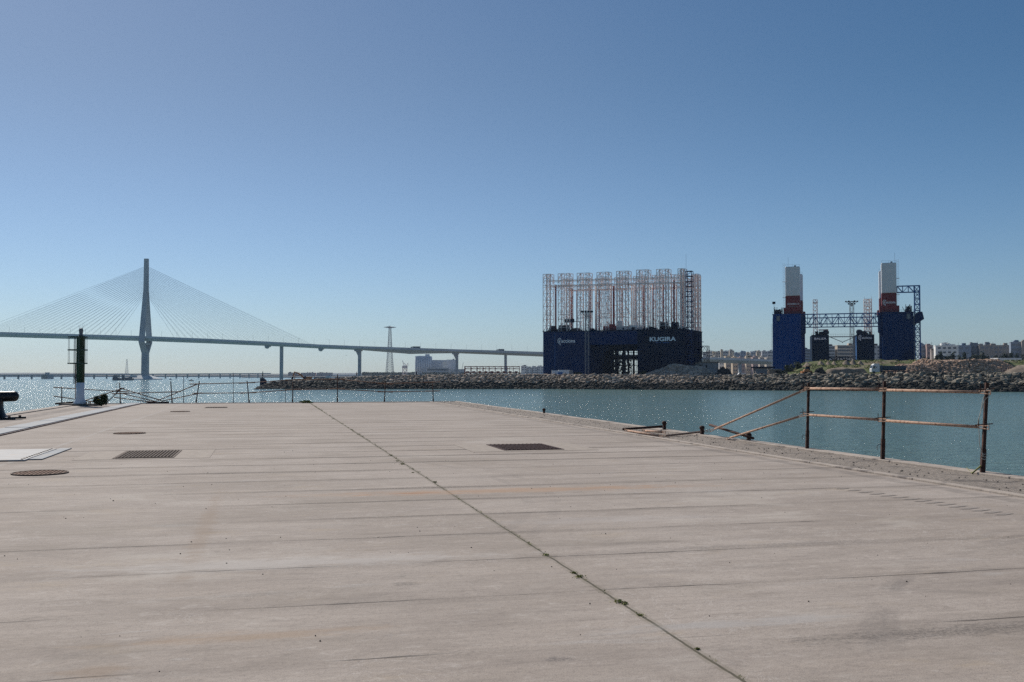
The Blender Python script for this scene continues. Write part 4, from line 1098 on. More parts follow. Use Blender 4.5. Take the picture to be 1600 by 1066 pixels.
# machinery on deck
mb = MB(); rr3 = random.Random(6)
for x0_, x1_ in ((.5, x1-9.5), (x2+10.5, x3-1)):
    for i in range(26):
        x = rr3.uniform(x0_, x1_); s_ = rr3.uniform(.2, .7); h_ = rr3.uniform(.6, 3.2)
        mb.box(x, x+s_, 2+rr3.random()*4, 4+rr3.random()*4, ZD+.01, ZD+h_) if i % 2 else mb.tube((x, 3, ZD), (x+rr3.uniform(-1.5, 1.5), 3, ZD+h_+.8), .12, 5)
mb.build('deck_machinery', M['dkteal'], t)
mb = MB(); mb.tube((.6, 1, ZD), (.6, 1, ZD+6), .06, 5); mb.box(-.2, 1.3, .8, 1.6, ZD+5.2, ZD+6.4); mb.build('signal_lamp', M['dkteal'], t)
# ladder down the left side
mb = MB(); z = -2
while z < ZD-6: mb.tube((-.8, .5, z), (-.8, .5, z+1.3), .06, 4); mb.tube((-.3, .5, z), (-.3, .5, z+1.3), .06, 4); mb.tube((-.8, .5, z), (-.3, .5, z), .05, 4); z += 1.3
mb.build('ladder', M['white'], t)
# blue stair tower and arm
mb = MB(); sx0, sx1 = D.X(1428.2, 2)+.6, D.X(1438.5, 2); zt = D.Z(446.3, sx1, 2)
lattice(mb, sx0, sx1, 1, 5, 0, zt, 3.0, .26, .2, single=True)
for k in range(20):
    z = zt*k/20; mb.box(sx0+.2, sx1-.2, 1.4, 3.0, z-.08, z+.08)
    a, b_ = (sx0+.2, sx1-.2) if k % 2 else (sx1-.2, sx0+.2); mb.add([(a, 2, z), (a, 3, z), (b_, 3, z+zt/20), (b_, 2, z+zt/20)], [(0,1,2,3)])
mb.build('stair_tower', M['stairblue'], t)
mb = MB(); girder(mb, (D.X(1402.6, 3)+.1, 3, zt-3.1), (sx1, 3, zt-3.1), 3.1, 3.0, 2.8, .24, .16); mb.build('access_arm', M['stairblue'], t)
mb = MB(); a, b_ = D.X(1429.5, 0), D.X(1444, 0); z0 = D.Z(508, a); z1_ = D.Z(487.5, a)
mb.prism([(a+.2, z0), (a+.2, z1_-1.4), (a+1.6, z1_), (b_-.6, z1_), (b_+.2, z0+2.8), (b_-.8, z0+2.2)], -1.0, .9); mb.build('operator_cabin', M['navy'], t)
# lettering
a = D.X(1231.3, .5); b_ = D.X(1248.6, .5)
text_mesh('KUGIRA II', a, b_, D.Z(476.4, a), D.Z(473.7, a), .53, bold=.01).build('dock_name', M['offwhite'], t)
mb = MB()
for i in range(9):
    x = D.X(1233+i*1.6, .5); mb.box(x, x+.28, .54, .56, D.Z(479.6, x), D.Z(478.2, x))
mb.build('small_lettering', M['grey'], t)
a = D.X(1385.2, .5); b_ = D.X(1400.4, .5)
o = text_mesh('acciona', a, b_, D.Z(474.3, a), D.Z(470.6, a), .53, bold=.012); swirl(o, D.X(1383.4, .5), D.Z(472.4, a), 1.25, .53); o.build('company_name', M['offwhite'], t)
text_mesh('infraestructuras', D.X(1390, .5), b_, D.Z(476, a), D.Z(475.2, a), .53).build('company_name', M['grey'], t)

# ------------------------------------------------------------------ small dock behind
B = Frame(1269.2, 610, R(14)); 
t = B.thing('floating_dock', 'small dark dock with two hulls and catwalks seen between the bright blue hulls', 'floating dock')
x1 = B.X(1295.6); x2 = B.X(1339); x3 = B.X(1366.5); ZB = B.Z(523.5, 0)
for a, b_ in ((0, x1), (x2, x3)):
    mb = MB(); mb.box(a, b_, 0, 30, -6, ZB); mb.build('hull', M['dkteal'], t)
    mb = MB(); rr4 = random.Random(int(a))
    for i in range(18):
        x = rr4.uniform(a, b_-1); h_ = rr4.uniform(.8, 2.2); mb.bevbox(x, x+rr4.uniform(.5, 1.6), 1, 4, ZB+.01, ZB+h_, .1)
    for i in range(9):
        x = a+(b_-a)*i/8; mb.tube((x, .1, ZB), (x, .1, ZB+1.3), .06, 4)
    mb.tube((a, .1, ZB+1.3), (b_, .1, ZB+1.3), .05, 4)
    mb.tube((a+1.2 if a > 1 else b_-2, 2, ZB+1.6), (a+2.4 if a > 1 else b_-1, 5, ZB+1.6), 1.5, 12)
    mb.build('deck_machinery', M['dkteal'], t)
mb = MB(); a, b_ = B.X(1271.5, 2), B.X(1278, 2); lattice(mb, a, b_, 2, 4.6, ZB, B.Z(468, a), 2.2, .2, .13); mb.box(a-.3, b_+.3, 1.8, 4.8, B.Z(472, a), B.Z(468, a)-2.0); mb.build('lattice_tower', M['latt'], t)
mb = MB(); a, b_ = B.X(1351.5, 2), B.X(1363, 2); lattice(mb, a, b_, 2, 5.5, ZB, B.Z(467, a), 2.2, .2, .14); lattice(mb, a+1, b_-1, 2.5, 5, ZB, B.Z(467, a), 3, .14, .1)
for x in (a, b_): mb.tube((x, 2, B.Z(467, a)), (x, 2, B.Z(463, a)), .12, 4)
mb.build('lattice_tower', M['latt'], t)
mb = MB(); a, b_ = B.X(1279.5, 3), B.X(1294.5, 3); z = B.Z(514.5, a); mb.box(a, b_, 2, 7, z-.6, z)
for x in (a+.3, (a+b_)/2, b_-.4): mb.tube((x, 2.3, ZB), (x, 2.3, z-.6), .12, 4)
mb.build('canopy', M['latt'], t)
mb = MB(); za, zb = B.Z(525.5, x1), B.Z(535, x1)
mb.box(x1, x2, 3, 4.5, za-.5, za); mb.box(x1+8, x2-8, 3, 4.5, zb-.4, zb)
mb.tube((x1, 3, za), (x1+8, 3, zb), .25, 4); mb.tube((x2, 3, za), (x2-8, 3, zb), .25, 4)
for i in range(13):
    x = x1+(x2-x1)*i/12; mb.tube((x, 3, za), (x, 3, za+1.3), .05, 4)
mb.tube((x1, 3, za+1.3), (x2, 3, za+1.3), .05, 4); mb.tube((x1+6, 3, zb+1.3), (x2-6, 3, zb+1.3), .05, 4); mb.build('catwalk', M['grey'], t)
mb = MB(); z0 = B.Z(563, x1); z1_ = B.Z(557.5, x1)
girder(mb, (x1, 5, z0), (x2, 5, z0), z1_-z0, 4, 3, .3, .22); mb.box(x1, x2, 4, 9, z0-2, z0); mb.build('deck_frame', M['dkteal'], t)
a = B.X(1272.6); b_ = B.X(1291.8)
text_mesh('BALEA', a, b_, B.Z(531, a), B.Z(527.8, a), -.05, bold=.02).build('dock_name', M['offwhite'], t)
a = B.X(1346.5); b_ = B.X(1362.5); o = text_mesh('acciona', a, b_, B.Z(529.6, a), B.Z(526.2, a), -.05, bold=.012); swirl(o, B.X(1344.4), B.Z(527.6, a), 1.4, -.05); o.build('company_name', M['offwhite'], t)
mb = MB(); mb.box(x2-.2, x2-.05, 0, 6, -3, ZB-1); mb.build('side_sheet', M['stairblue'], t)  # brighter blue sheet over the left side of the right hull

# ------------------------------------------------------------------ masts
def flood(px, Y, ytop, wpx, label, fan):
    c = P(px, 587, Y); c.z = .9; w = wpx*Y/1600/2; t = thing('floodlight_mast', label, 'floodlight mast', c, 0, 'lattice floodlight masts'); zt = ZY(ytop, Y)-.9
    mb = MB(); lattice(mb, -w, w, -w, w, -1, zt, 2.0, .11, .07, single=True); mb.build('mast', M['grey'], t)
    hw = 9*Y/1600; mb = MB(); n = 14
    for a in range(n):
        q = 2*math.pi*a/n; mb.tube((hw*math.cos(q), hw*math.sin(q)*.9, zt), (hw*math.cos(q+.45), hw*math.sin(q+.45)*.9, zt), .1, 4)
    for s_ in (-1, 1): mb.tube((0, 0, zt-2.5), (s_*hw, 0, zt), .12, 4); mb.tube((0, 0, zt-2.5), (0, s_*hw*.9, zt), .12, 4)
    mb.tube((-hw, 0, zt), (hw, 0, zt), .1, 4); mb.build('head_ring', M['grey'], t)
    for k in range(12):
        q = 2*math.pi*k/12 + .2; r = hw*(.95 if k % 2 else (.55 if fan else .95)); z = zt+(.1 if k % 2 else (-1.2 if fan else .1))
        mb = MB(); mb.bevbox(r*math.cos(q)-.42, r*math.cos(q)+.42, r*math.sin(q)-.25, r*math.sin(q)+.25, z-.35, z+.35, .08); mb.build('floodlight', M['dkteal'], t)
flood(917.3, 466, 487.5, 5.6, 'lattice floodlight mast in front of the left part of the big navy dock', False)
flood(1332, 565, 471.5, 5.2, 'lattice floodlight mast between the two square towers', True)
t = thing('lamp_mast', 'thin twin headed lamp mast right of the big dock in front of the town', 'lamp post', (P(1172,587,640).x, 640, .9))
mb = MB(); zt = ZY(557, 640)-.9; mb.tube((0,0,-1), (0,0,zt), .18, 6, .1); mb.build('pole', M['grey'], t)
for s_ in (-1, 1): mb = MB(); mb.bevbox(min(s_*.3, s_*1.1), max(s_*.3, s_*1.1), -.4, .4, zt-.3, zt+.4, .08); mb.build('lamp_head', M['dkteal'], t)

# ------------------------------------------------------------------ things on the breakwater
def at(px, py, Y): p = P(px, py, Y); return p
# containers / trailers
for i, (p0, p1, yt, m_, lab) in enumerate(((862.5,872,579,'white','short pale trailer at the left foot of the big dock'),(872.5,889.5,578.2,'white','long pale trailer at the foot of the big dock'),(890,895.5,578.4,'steel','small grey box right of the long pale trailer'),(871.5,879,581.5,'stairblue','low blue skip in front of the pale trailers'))):
    Y = 474 if i < 3 else 468; a = at(p0, 587, Y); a.z = .95; w = (p1-p0)*Y/1600; zt = ZY(yt, Y)-.95
    t = thing('trailer' if i < 3 else 'skip', lab, 'trailer' if i < 3 else 'skip', a, 0, 'pale trailers below the big dock' if i < 3 else None)
    mb = MB(); mb.bevbox(0, w, 0, 2.5, .6, zt, .06); mb.build('body', M[m_], t)
    mb = MB()
    for x in (w*.2, w*.8): mb.tube((x, -.02, .4), (x, .3, .4), .42, 12)
    mb.build('wheels' if i < 3 else 'skids', M['tyre'], t)
# hut
Y = 490; a = at(1067, 587, Y); a.z = 1.5; w = 56*Y/1600
t = thing('flat_roofed_hut', 'long pale flat roofed hut with two dark doorways right of the big dock', 'hut', a)
zt = ZY(567, Y)-1.5; mb = MB(); mb.box(0, w, 0, 7, -1, zt); mb.build('wall', M['wallpale'], t)
mb = MB(); mb.box(-.3, w+.3, -.4, 7.3, zt+.003, zt+.5); mb.build('roof', M['tanwall'], t)
for p_, wd_ in ((1093, 3.6), (1102.8, 2.4)):
    x = (p_-1067)*Y/1600; mb = MB(); mb.box(x, x+wd_*Y/1600*.9, -.05, -.004, .2, zt-1.0); mb.build('doorway', M['pit'], t)
for p_ in (1080.5, 1097.5):
    x = (p_-1067)*Y/1600; mb = MB(); mb.tube((x, 1, zt+.5), (x, 1, zt+1.3), .15, 6); mb.lathe([(.1,zt+1.0),(.5,zt+1.3),(.35,zt+1.8),(.1,zt+1.9)], (x, 1, 0), 10); mb.build('roof_vent', M['white'], t)
for x in (2.2, 4.2, 6.0): mb = MB(); mb.box(x, x+.1, -.04, -.003, 0, zt-.1); mb.build('pilaster', M['tanwall'], t)
Y = 470; a = at(1181, 587, Y); a.z = 1.2; w = 24*Y/1600
t = thing('small_hut', 'small pale hut with a projecting dark roof left of the blue two hulled dock', 'hut', a); zt = ZY(575.5, Y)-1.2
mb = MB(); mb.box(0, w, 0, 5, -1, zt); mb.build('wall', M['wallpale'], t); mb = MB(); mb.box(-.8, w+1.5, -1, 5.5, zt+.003, zt+.7); mb.build('roof', M['dkteal'], t)
mb = MB(); mb.box(2.0, 3.2, -.05, -.003, .3, 1.6); mb.build('window', M['red'], t)
Y = 455; a = at(1202.5, 587, Y); a.z = 1.2; w = 19*Y/1600
t = thing('tan_hut', 'low tan block hut beside the dark bushes', 'hut', a); zt = ZY(577.5, Y)-1.2
mb = MB(); mb.box(0, w, 0, 4, -1, zt); mb.build('wall', M['tanwall'], t); mb = MB(); mb.box(-.2, w+.2, -.2, 4.2, zt+.003, zt+.3); mb.build('roof', M['wallpale'], t)
mb = MB(); mb.box(w*.45, w*.9, -.05, -.003, .1, zt-.6); mb.build('doorway', M['pit'], t)
Y = 500; a = at(1151, 587, Y); a.z = .95
t = thing('white_van', 'small white van parked between the dark soil heap and the small hut', 'van', a)
mb = MB(); mb.prism([(0,.35),(4.6,.35),(4.6,1.9),(1.4,1.95),(.6,1.15),(0,1.0)], 0, 1.8); mb.build('body', M['white'], t)
mb = MB(); mb.box(1.2, 2.2, -.02, -.002, 1.2, 1.75); mb.build('window', M['glass'], t)
for x in (.9, 3.7): mb = MB(); mb.tube((x, -.03, .35), (x, .2, .35), .35, 12); mb.build('wheel', M['tyre'], t)

# tipper truck
Y = 428; a = at(1362, 587, Y); a.z = ZY(584, Y); k = Y/1600
t = thing('tipper_truck', 'white cabbed truck with a long blue tipper body on the mound road', 'truck', a)
c_ = M['white']
mb = MB(); mb.prism([(0,.7),(3.3,.7),(3.3,4.25),(1.3,4.15),(.55,3.55),(.15,2.2),(0,2.0)], 0, 2.45); cab = mb.build('cab', c_, t)
mb = MB(); mb.prism([(.5,2.15),(1.6,2.15),(1.6,3.2),(.8,3.2)], -.04, -.004); mb.prism([(1.9,2.5),(2.35,2.5),(2.35,2.9),(1.9,2.9)], -.04, -.004); mb.build('window', M['glass'], cab)
mb = MB(); mb.prism([(.17,2.3),(.53,3.45),(.48,3.48),(.11,2.33)], .2, 2.25); mb.build('windscreen', M['glass'], cab)
mb = MB(); mb.box(3.6, 14.5, .3, 2.2, .8, 1.15); mb.build('chassis', M['dkteal'], t)
mb = MB(); L0, L1 = 5.0, 13.9
prof = [(.15,1.9),(.5,1.3),(1.95,1.3),(2.3,1.9),(2.4,3.1),(.05,3.1)]
vs = [(L0, y, z) for y, z in prof] + [(L1, y, z) for y, z in prof]; n = 6
mb.add(vs, [tuple(range(n-1,-1,-1)), tuple(range(n, 2*n))] + [(i, (i+1)%n, n+(i+1)%n, n+i) for i in range(n)])
mb.box(L0-.1, L1+.6, -.03, 2.5, 3.1, 3.3); mb.box(L1+.01, L1+.6, 0, 2.45, 1.5, 3.1); mb.box(4.0, 4.8, .3, 2.1, 1.2, 3.5); mb.build('tipper_body', M['tank'], t)
for x in (1.0, 4.3, 5.4, 11.2, 12.4, 13.5): mb = MB(); mb.tube((x, -.04, .52), (x, .35, .52), .52, 14); mb.tube((x, -.06, .52), (x, -.03, .52), .22, 10); mb.build('wheel', M['tyre'], t)
# bulldozer
Y = 429; a = at(1254, 587, Y); a.z = ZY(585, Y)
t = thing('bulldozer', 'orange bulldozer in front of the bare dirt bank', 'bulldozer', a)
mb = MB(); mb.prism([(.8,.9),(4.2,.9),(4.2,1.5),(2.9,1.6),(2.7,2.2),(1.1,2.1),(.8,1.6)], .4, 2.0); mb.build('body', M['orange'], t)
mb = MB(); mb.prism([(1.7,2.1),(3.4,1.7),(3.3,3.3),(1.9,3.3)], .5, 1.9); cb_ = mb.build('cab', M['dkteal'], t); mb = MB(); mb.box(1.6, 3.5, .4, 2.0, 3.3, 3.45); mb.build('roof', M['orange'], cb_)
mb = MB(); mb.prism([(.4,.45),(.8,0),(4.0,0),(4.5,.4),(4.2,.9),(.8,.95)], 0, .45); mb.build('track', M['tyre'], t); mb = MB(); mb.prism([(.4,.45),(.8,0),(4.0,0),(4.5,.4),(4.2,.9),(.8,.95)], 2.0, 2.45); mb.build('track', M['tyre'], t)
mb = MB(); mb.prism([(-.1,.1),(.1,0),(.05,.7),(.15,1.3),(-.1,1.25),(-.2,.7)], -.3, 2.7); mb.tube((.1,.3,.5),(1.5,.3,.6), .12, 6); mb.build('blade', M['orange'], t)
# excavator
Y = 478; a = at(478, 587, Y); a.z = ZY(594.5, Y); k = Y/1600
def ex(px, py): return ((px-478)*k, 0, (594.5-py)*k)
t = thing('excavator', 'orange excavator with a raised bent boom on the low left end of the breakwater', 'excavator', a)
mb = MB(); mb.bevbox(-.8, 2.8, -1.1, 1.2, .75, 1.7, .15); mb.build('body', M['orange'], t)
mb = MB(); mb.prism([(-.9,.8),(.2,.8),(.2,1.9),(-.5,1.9),(-.9,1.4)], -1.3, -.3); mb.build('cab', M['dkteal'], t)
for y in (-1.3, .8): mb = MB(); mb.prism([(-1.4,.4),(-1.0,0),(2.2,0),(2.6,.4),(2.2,.75),(-1.0,.75)], y, y+.5); mb.build('track', M['tyre'], t)
mb = MB()
pts = [ex(475,591.5), ex(471,586.5), ex(466.5,583.5), ex(460,581.5)]
for i in range(3): mb.tube(pts[i], pts[i+1], (.34,.40,.36)[i], 6, (.40,.36,.22)[i])
mb.build('boom', M['orange'], t)
mb = MB(); mb.tube(ex(460.5,580.8), ex(457.5,589.5), .30, 6, .2); mb.tube(ex(461.3,586), ex(460,594), .2, 6); mb.build('stick', M['orange'], t)
mb = MB(); mb.tube(ex(461,586.5), ex(469.5,586.8), .11, 6); mb.build('ram', M['dkrust'], t)
mb = MB(); x, _, z = ex(456.8,591); mb.prism([(x-.5,z-.4),(x+.2,z-.55),(x+.5,z),(x+.3,z+.5),(x-.3,z+.45)], -.45, .45); mb.build('bucket', M['dkteal'], t)
# pilot mark on the breakwater tip
Y = 486; a = at(410.5, 587, Y); a.z = ZY(603, Y)
t = thing('green_light_mark', 'slim green light pole on a dark block at the breakwater tip', 'beacon', a)
h_ = ZY(590.7, Y)-a.z; mb = MB(); mb.prism([(-1.05,-1),(2.1,-1),(1.5,h_-1.0),(.3,h_),(-1.0,h_)], -1.2, 1.2); mb.build('block', M['dkteal'], t)
mb = MB(); mb.tube((0,0,h_), (0,0,ZY(580,Y)-a.z), .16, 8, .1); mb.tube((0,0,ZY(586.5,Y)-a.z), (0,0,ZY(581,Y)-a.z), .27, 8, .16); mb.build('pole', M['green'], t)
# blue work barge behind the breakwater
Y = 520; a = at(490.5, 587, Y); a.z = SEA
t = thing('work_barge', 'blue work barge moored behind the low end of the breakwater', 'barge', a); w = 27*Y/1600
z1_ = ZY(589.8, Y)-SEA; mb = MB(); mb.prism([(0,-1),(w,-1),(w,z1_*.85),(w*.62,z1_*.85),(w*.62,z1_),(0,z1_),(-.3,z1_*.5)], 0, 5); mb.build('hull', M['barge'], t)
mb = MB(); mb.bevbox(w*.68, w*.92, .8, 4, z1_*.85, ZY(587.6, Y)-SEA, .1); mb.build('deckhouse', M['white'], t)
mb = MB(); mb.tube((w*.43,2,z1_), (w*.43,2,z1_+1.4), .06, 5); mb.tube((.4,.2,z1_), (.4,.2,z1_+.8), .06, 5); mb.build('mast', M['grey'], t)
# rusty two storey steel frame
Y = 508; a = at(725.5, 587, Y); a.z = .9; w = 86.5*Y/1600; zt = ZY(572.8, Y)-.9
t = thing('pipe_rack', 'long low dark red two storey steel frame left of the big dock', 'pipe rack', a)
for y in (0, 6.5):
    for i in range(10):
        x = .15+(w-.3)*i/9; mb = MB(); mb.box(x-.14, x+.14, y-.14, y+.14, -1, zt-.15); mb.build('post', M['red'], t)
    for z in (zt, zt-1.15, zt*.42): mb = MB(); mb.box(-.1, w+.1, y-.16, y+.16, z-.14, z+.14); mb.build('beam', M['maroon'], t)
mb = MB()
for i in range(10):
    x = .15+(w-.3)*i/9
    for z in (zt, zt*.42): mb.box(x-.1, x+.1, .17, 6.3, z-.12, z+.12)
for i in range(9):
    x = .15+(w-.3)*i/9; mb.tube((x, 0, zt-1.1), (x+(w-.3)/9, 0, zt-.1), .1, 4); mb.box(x+.6, x+2.2, 2, 5, zt*.42+.14, zt*.42+.7)
mb.build('cross_beam', M['maroon'], t)
mb = MB()
for p_ in (726, 750, 758.5, 783, 796): x = (p_-725.5)*Y/1600; mb.box(x-.08, x+.08, -.2, -.15, -1, zt)
mb.build('ladder', M['orange'], t)

# person standing on the breakwater
Y = 470; base = at(557.4, 588.2, Y)
t = thing('person', 'bare chested person in dark trousers standing on the breakwater rocks', 'person', base)
def skin_fig(name, pts, edges, m_, parent, sub=2):
    me = bpy.data.meshes.new(name); me.from_pydata([p[:3] for p in pts], edges, []); me.materials.append(m_)
    o = bpy.data.objects.new(name, me); C.objects.link(o); o.parent = parent
    md = o.modifiers.new('skin', 'SKIN'); 
    if not me.skin_vertices: me.skin_vertices.new()
    for i, p in enumerate(pts):
        me.skin_vertices[0].data[i].radius = (p[3], p[3]*(p[4] if len(p) > 4 else 1)); me.skin_vertices[0].data[i].use_root = (i == 0)
    s_ = o.modifiers.new('sub', 'SUBSURF'); s_.levels = sub; s_.render_levels = sub; return o
bd = [(0,0,.95,.15,.8),(0,0,1.2,.14,.75),(0,0,1.45,.17,.65),(0,0,1.55,.06),(0,-.01,1.66,.085),(0,-.01,1.78,.095),(0,-.01,1.86,.06),
      (.19,0,1.44,.06),(.26,.02,1.16,.045),(.24,-.08,.92,.035),(.235,-.12,.84,.03),(-.19,0,1.44,.06),(-.27,.02,1.16,.045),(-.25,-.06,.92,.035),(-.245,-.1,.84,.03),
      (.10,0,.86,.10),(.12,-.01,.48,.07),(.13,.02,.09,.05),(.14,-.14,.04,.045),(-.10,0,.86,.10),(-.12,-.01,.48,.07),(-.13,.02,.09,.05),(-.14,-.14,.04,.045)]
skin_fig('body', bd, [(0,1),(1,2),(2,3),(3,4),(4,5),(5,6),(2,7),(7,8),(8,9),(9,10),(2,11),(11,12),(12,13),(13,14),(0,15),(15,16),(16,17),(17,18),(0,19),(19,20),(20,21),(21,22)], M['skin'], t)
tr_ = [(0,0,1.0,.165,.85),(.105,0,.86,.125),(.125,-.01,.48,.095),(.135,.02,.12,.075),(-.105,0,.86,.125),(-.125,-.01,.48,.095),(-.135,.02,.12,.075)]
skin_fig('trousers', tr_, [(0,1),(1,2),(2,3),(0,4),(4,5),(5,6)], M['cloth'], t)
MB().lathe([(.10,1.74),(.115,1.80),(.10,1.87),(.04,1.91)], (0,.01,0), 14).build('hair', M['hair'], t)
t.scale = (1.12, 1.12, 1.12)
t = thing('post', 'short dark post on the breakwater crest before the silos', 'post', at(650.5, 585.8, 470)); mb = MB(); mb.tube((0,0,-.6), (0,0,1.2), .25, 8, .2); mb.tube((0,0,1.2),(0,0,1.45), .3, 8, .2); mb.build('pole', M['dkteal'], t)
# gull
t = thing('gull', 'small gull flying below the bridge deck', 'bird', at(541, 555.5, 420)); mb = MB()
mb.tube((-.22,0,0), (.18,0,.03), .06, 8, .04); mb.tube((.18,0,.03), (.27,0,.04), .05, 8, .02)
for s_ in (-1, 1): mb.add([(.1,0,.03),(-.1,0,.03),(-.18,s_*.35,.22),(.05,s_*.4,.25),(-.22,s_*.8,.12)], [(0,1,2,3),(3,2,4)])
mb.build('body', M['offwhite'], t); t.rotation_euler = (0,.2,.9)

# ================================================================== the big cable stayed bridge
BY = 1550.0
def bx_(px): return P(px, 560, BY).x
pyx = bx_(227)
t = thing('cable_stayed_bridge', 'long pale cable stayed bridge with one slender tapering pylon over the bay', 'bridge', (pyx, BY, SEA))
def L(px, py): p = P(px, py, BY); return p.x-pyx, p.z-SEA
deck = [(-420,514),(-100,519),(0,521.2),(227,527.6),(330,531.8),(440,537.2),(502,540.8),(562,543.2),(714,548.2),(790,550.4),(848,552.3),(1000,556.9),(1100,560.2),(1207,564.2),(1330,569),(1420,573)]
under = [(-420,519),(-100,524),(0,526.6),(227,533),(330,536.8),(440,541.6),(502,544.8),(562,547.0),(600,550),(640,553.2),(680,552.4),(714,552.0),(790,555.0),(848,557.3),(1000,562.5),(1100,566.2),(1207,570),(1330,575),(1420,579)]
def dtop(px): return L(px, interp(deck, px))
xs = sorted(set([p for p, _ in deck] + [p for p, _ in under] + list(range(-400, 1420, 40))))
mb = MB(); vs = []
for px in xs:
    x, zt = dtop(px); _, zb = L(px, interp(under, px))
    th = zt-zb
    vs += [(x,-13.5,zt),(x,-13.5,zt-min(1.6,th*.45)),(x,-7,zb),(x,7,zb),(x,13.5,zt-min(1.6,th*.45)),(x,13.5,zt)]
n = len(xs); mb.add(vs, [(i*6+k, i*6+(k+1)%6, (i+1)*6+(k+1)%6, (i+1)*6+k) for i in range(n-1) for k in range(6)] + [(0,1,2,3,4,5), tuple((n-1)*6+k for k in (5,4,3,2,1,0))])
mb.build('deck', M['bsteel'], t)
for s_ in (-1, 1):
    mb = MB(); vs = []
    for px in xs:
        x, zt = dtop(px); y = s_*13.65; vs += [(x,y-.1,zt-1.1),(x,y+.1,zt-1.1),(x,y+.1,zt+1.9),(x,y-.1,zt+1.9)]
    mb.add(vs, [(i*4+k, i*4+(k+1)%4, (i+1)*4+(k+1)%4, (i+1)*4+k) for i in range(n-1) for k in range(4)])
    mb.build('wind_screen', M['blight'], t)
# pylon
zd = L(227, 528)[1]
zs = {'top': L(227,404.5)[1], 'merge': L(227,462)[1], 'deck': L(227,531)[1], 'join': L(227,550)[1], 'foot': 2.0}
mb = MB()
def seg(mb, x0, y0, wx0, wy0, z0, x1, y1, wx1, wy1, z1):
    vs = []
    for x, y, wx, wy, z in ((x0,y0,wx0,wy0,z0),(x1,y1,wx1,wy1,z1)):
        c_ = min(wx, wy)*.22
        vs += [(x-wx+c_,y-wy,z),(x+wx-c_,y-wy,z),(x+wx,y-wy+c_,z),(x+wx,y+wy-c_,z),(x+wx-c_,y+wy,z),(x-wx+c_,y+wy,z),(x-wx,y+wy-c_,z),(x-wx,y-wy+c_,z)]
    mb.add(vs, [(i,(i+1)%8,8+(i+1)%8,8+i) for i in range(8)] + [tuple(range(7,-1,-1)), tuple(range(8,16))])
seg(mb, 0,0,3.4,3.2,zs['merge']-4, 0,0,3.0,2.8,zs['top'])
seg(mb, 0,0,4.6,5.5,zs['foot'], 0,0,4.4,5.0,zs['join']+1)
for s_ in (-1, 1):
    seg(mb, 0,s_*16.2,4.1,2.4,zs['deck']-4, 0,s_*2.0,3.2,2.0,zs['merge']+6)
    seg(mb, 0,s_*3.0,4.4,2.6,zs['join']-1, 0,s_*16.2,4.1,2.4,zs['deck']-3.9)
mb.box(-3, 3, -15, 15, zs['deck']-8, zs['deck']-5.2)
mb.build('pylon', M['bconc'], t)
mb = MB(); z1_ = 6.2
vs = [(-20,-14,-3),(22,-14,-3),(22,14,-3),(-20,14,-3),(-20,-14,1.2),(22,-14,1.2),(22,14,1.2),(-20,14,1.2),(-6,-7,z1_),(6,-7,z1_),(6,7,z1_),(-6,7,z1_)]
mb.add(vs, [(0,1,5,4),(1,2,6,5),(2,3,7,6),(3,0,4,7),(4,5,9,8),(5,6,10,9),(6,7,11,10),(7,4,8,11),(8,9,10,11)]); mb.box(-19.5,-10,-8,-2,1.3,6.5)
mb.build('pylon_base', M['blight'], t)
# stays
NC = 22
for s_ in (-1, 1):
    for side in (-1, 1):
        for i in range(NC):
            f = i/(NC-1); pxd = 227+side*(51+(263-51)*f); x, z = dtop(pxd); zt = L(227, 461.5-(461.5-417)*f)[1]
            mb = MB(); mb.tube((x, s_*13.2, z), (side*2.0, s_*1.5, zt), .14, 4, cap=False); mb.build('stay_cable', M['cable'], t)
# piers
def pier(px, w, ybot=596, cap=None):
    x, zt = L(px, interp(under, px)); mb = MB(); h_ = w*.485
    seg(mb, x, 0, h_, 3.5, -4, x, 0, h_, 3.5, zt-.02)
    if cap == 'v': mb.prism([(x-h_-4.5, zt-.05), (x-h_, zt-9), (x-h_+.01, zt-.05)], -3, 3) ; mb.box(x-h_-5, x+h_+1, -8, 8, zt-1.8, zt-.03)
    mb.build('pier', M['bconc'], t)
pier(440, 4.4); pier(562, 4.6, cap='v'); pier(714, 4.0, cap='v')
for px in (790, 866, 942, 1017, 1087, 1156, 1228, 1300): pier(px, 4.2)
for px in (-110,): pier(px, 8)
for px in (418.5, 502):
    x, zt = L(px, interp(under, px)); mb = MB(); mb.tube((x, -7, zt-1.2), (x, -3, zt-1.2), 3.2, 14); mb.box(x-3, x+3, -8, 8, zt-1.4, zt-.05); mb.build('inspection_gantry', M['bsteel'], t)
x0 = -60
for i, px in enumerate(list(range(8, 1210, 24))):
    if abs(px-227) < 6: continue
    x, zt = dtop(px); mb = MB(); mb.tube((x, 13, zt), (x, 13, zt+10.5), .13, 4); mb.tube((x, 13, zt+10.5), (x, 11.4, zt+10.7), .12, 4); mb.build('lamp_post', M['cable'], t)
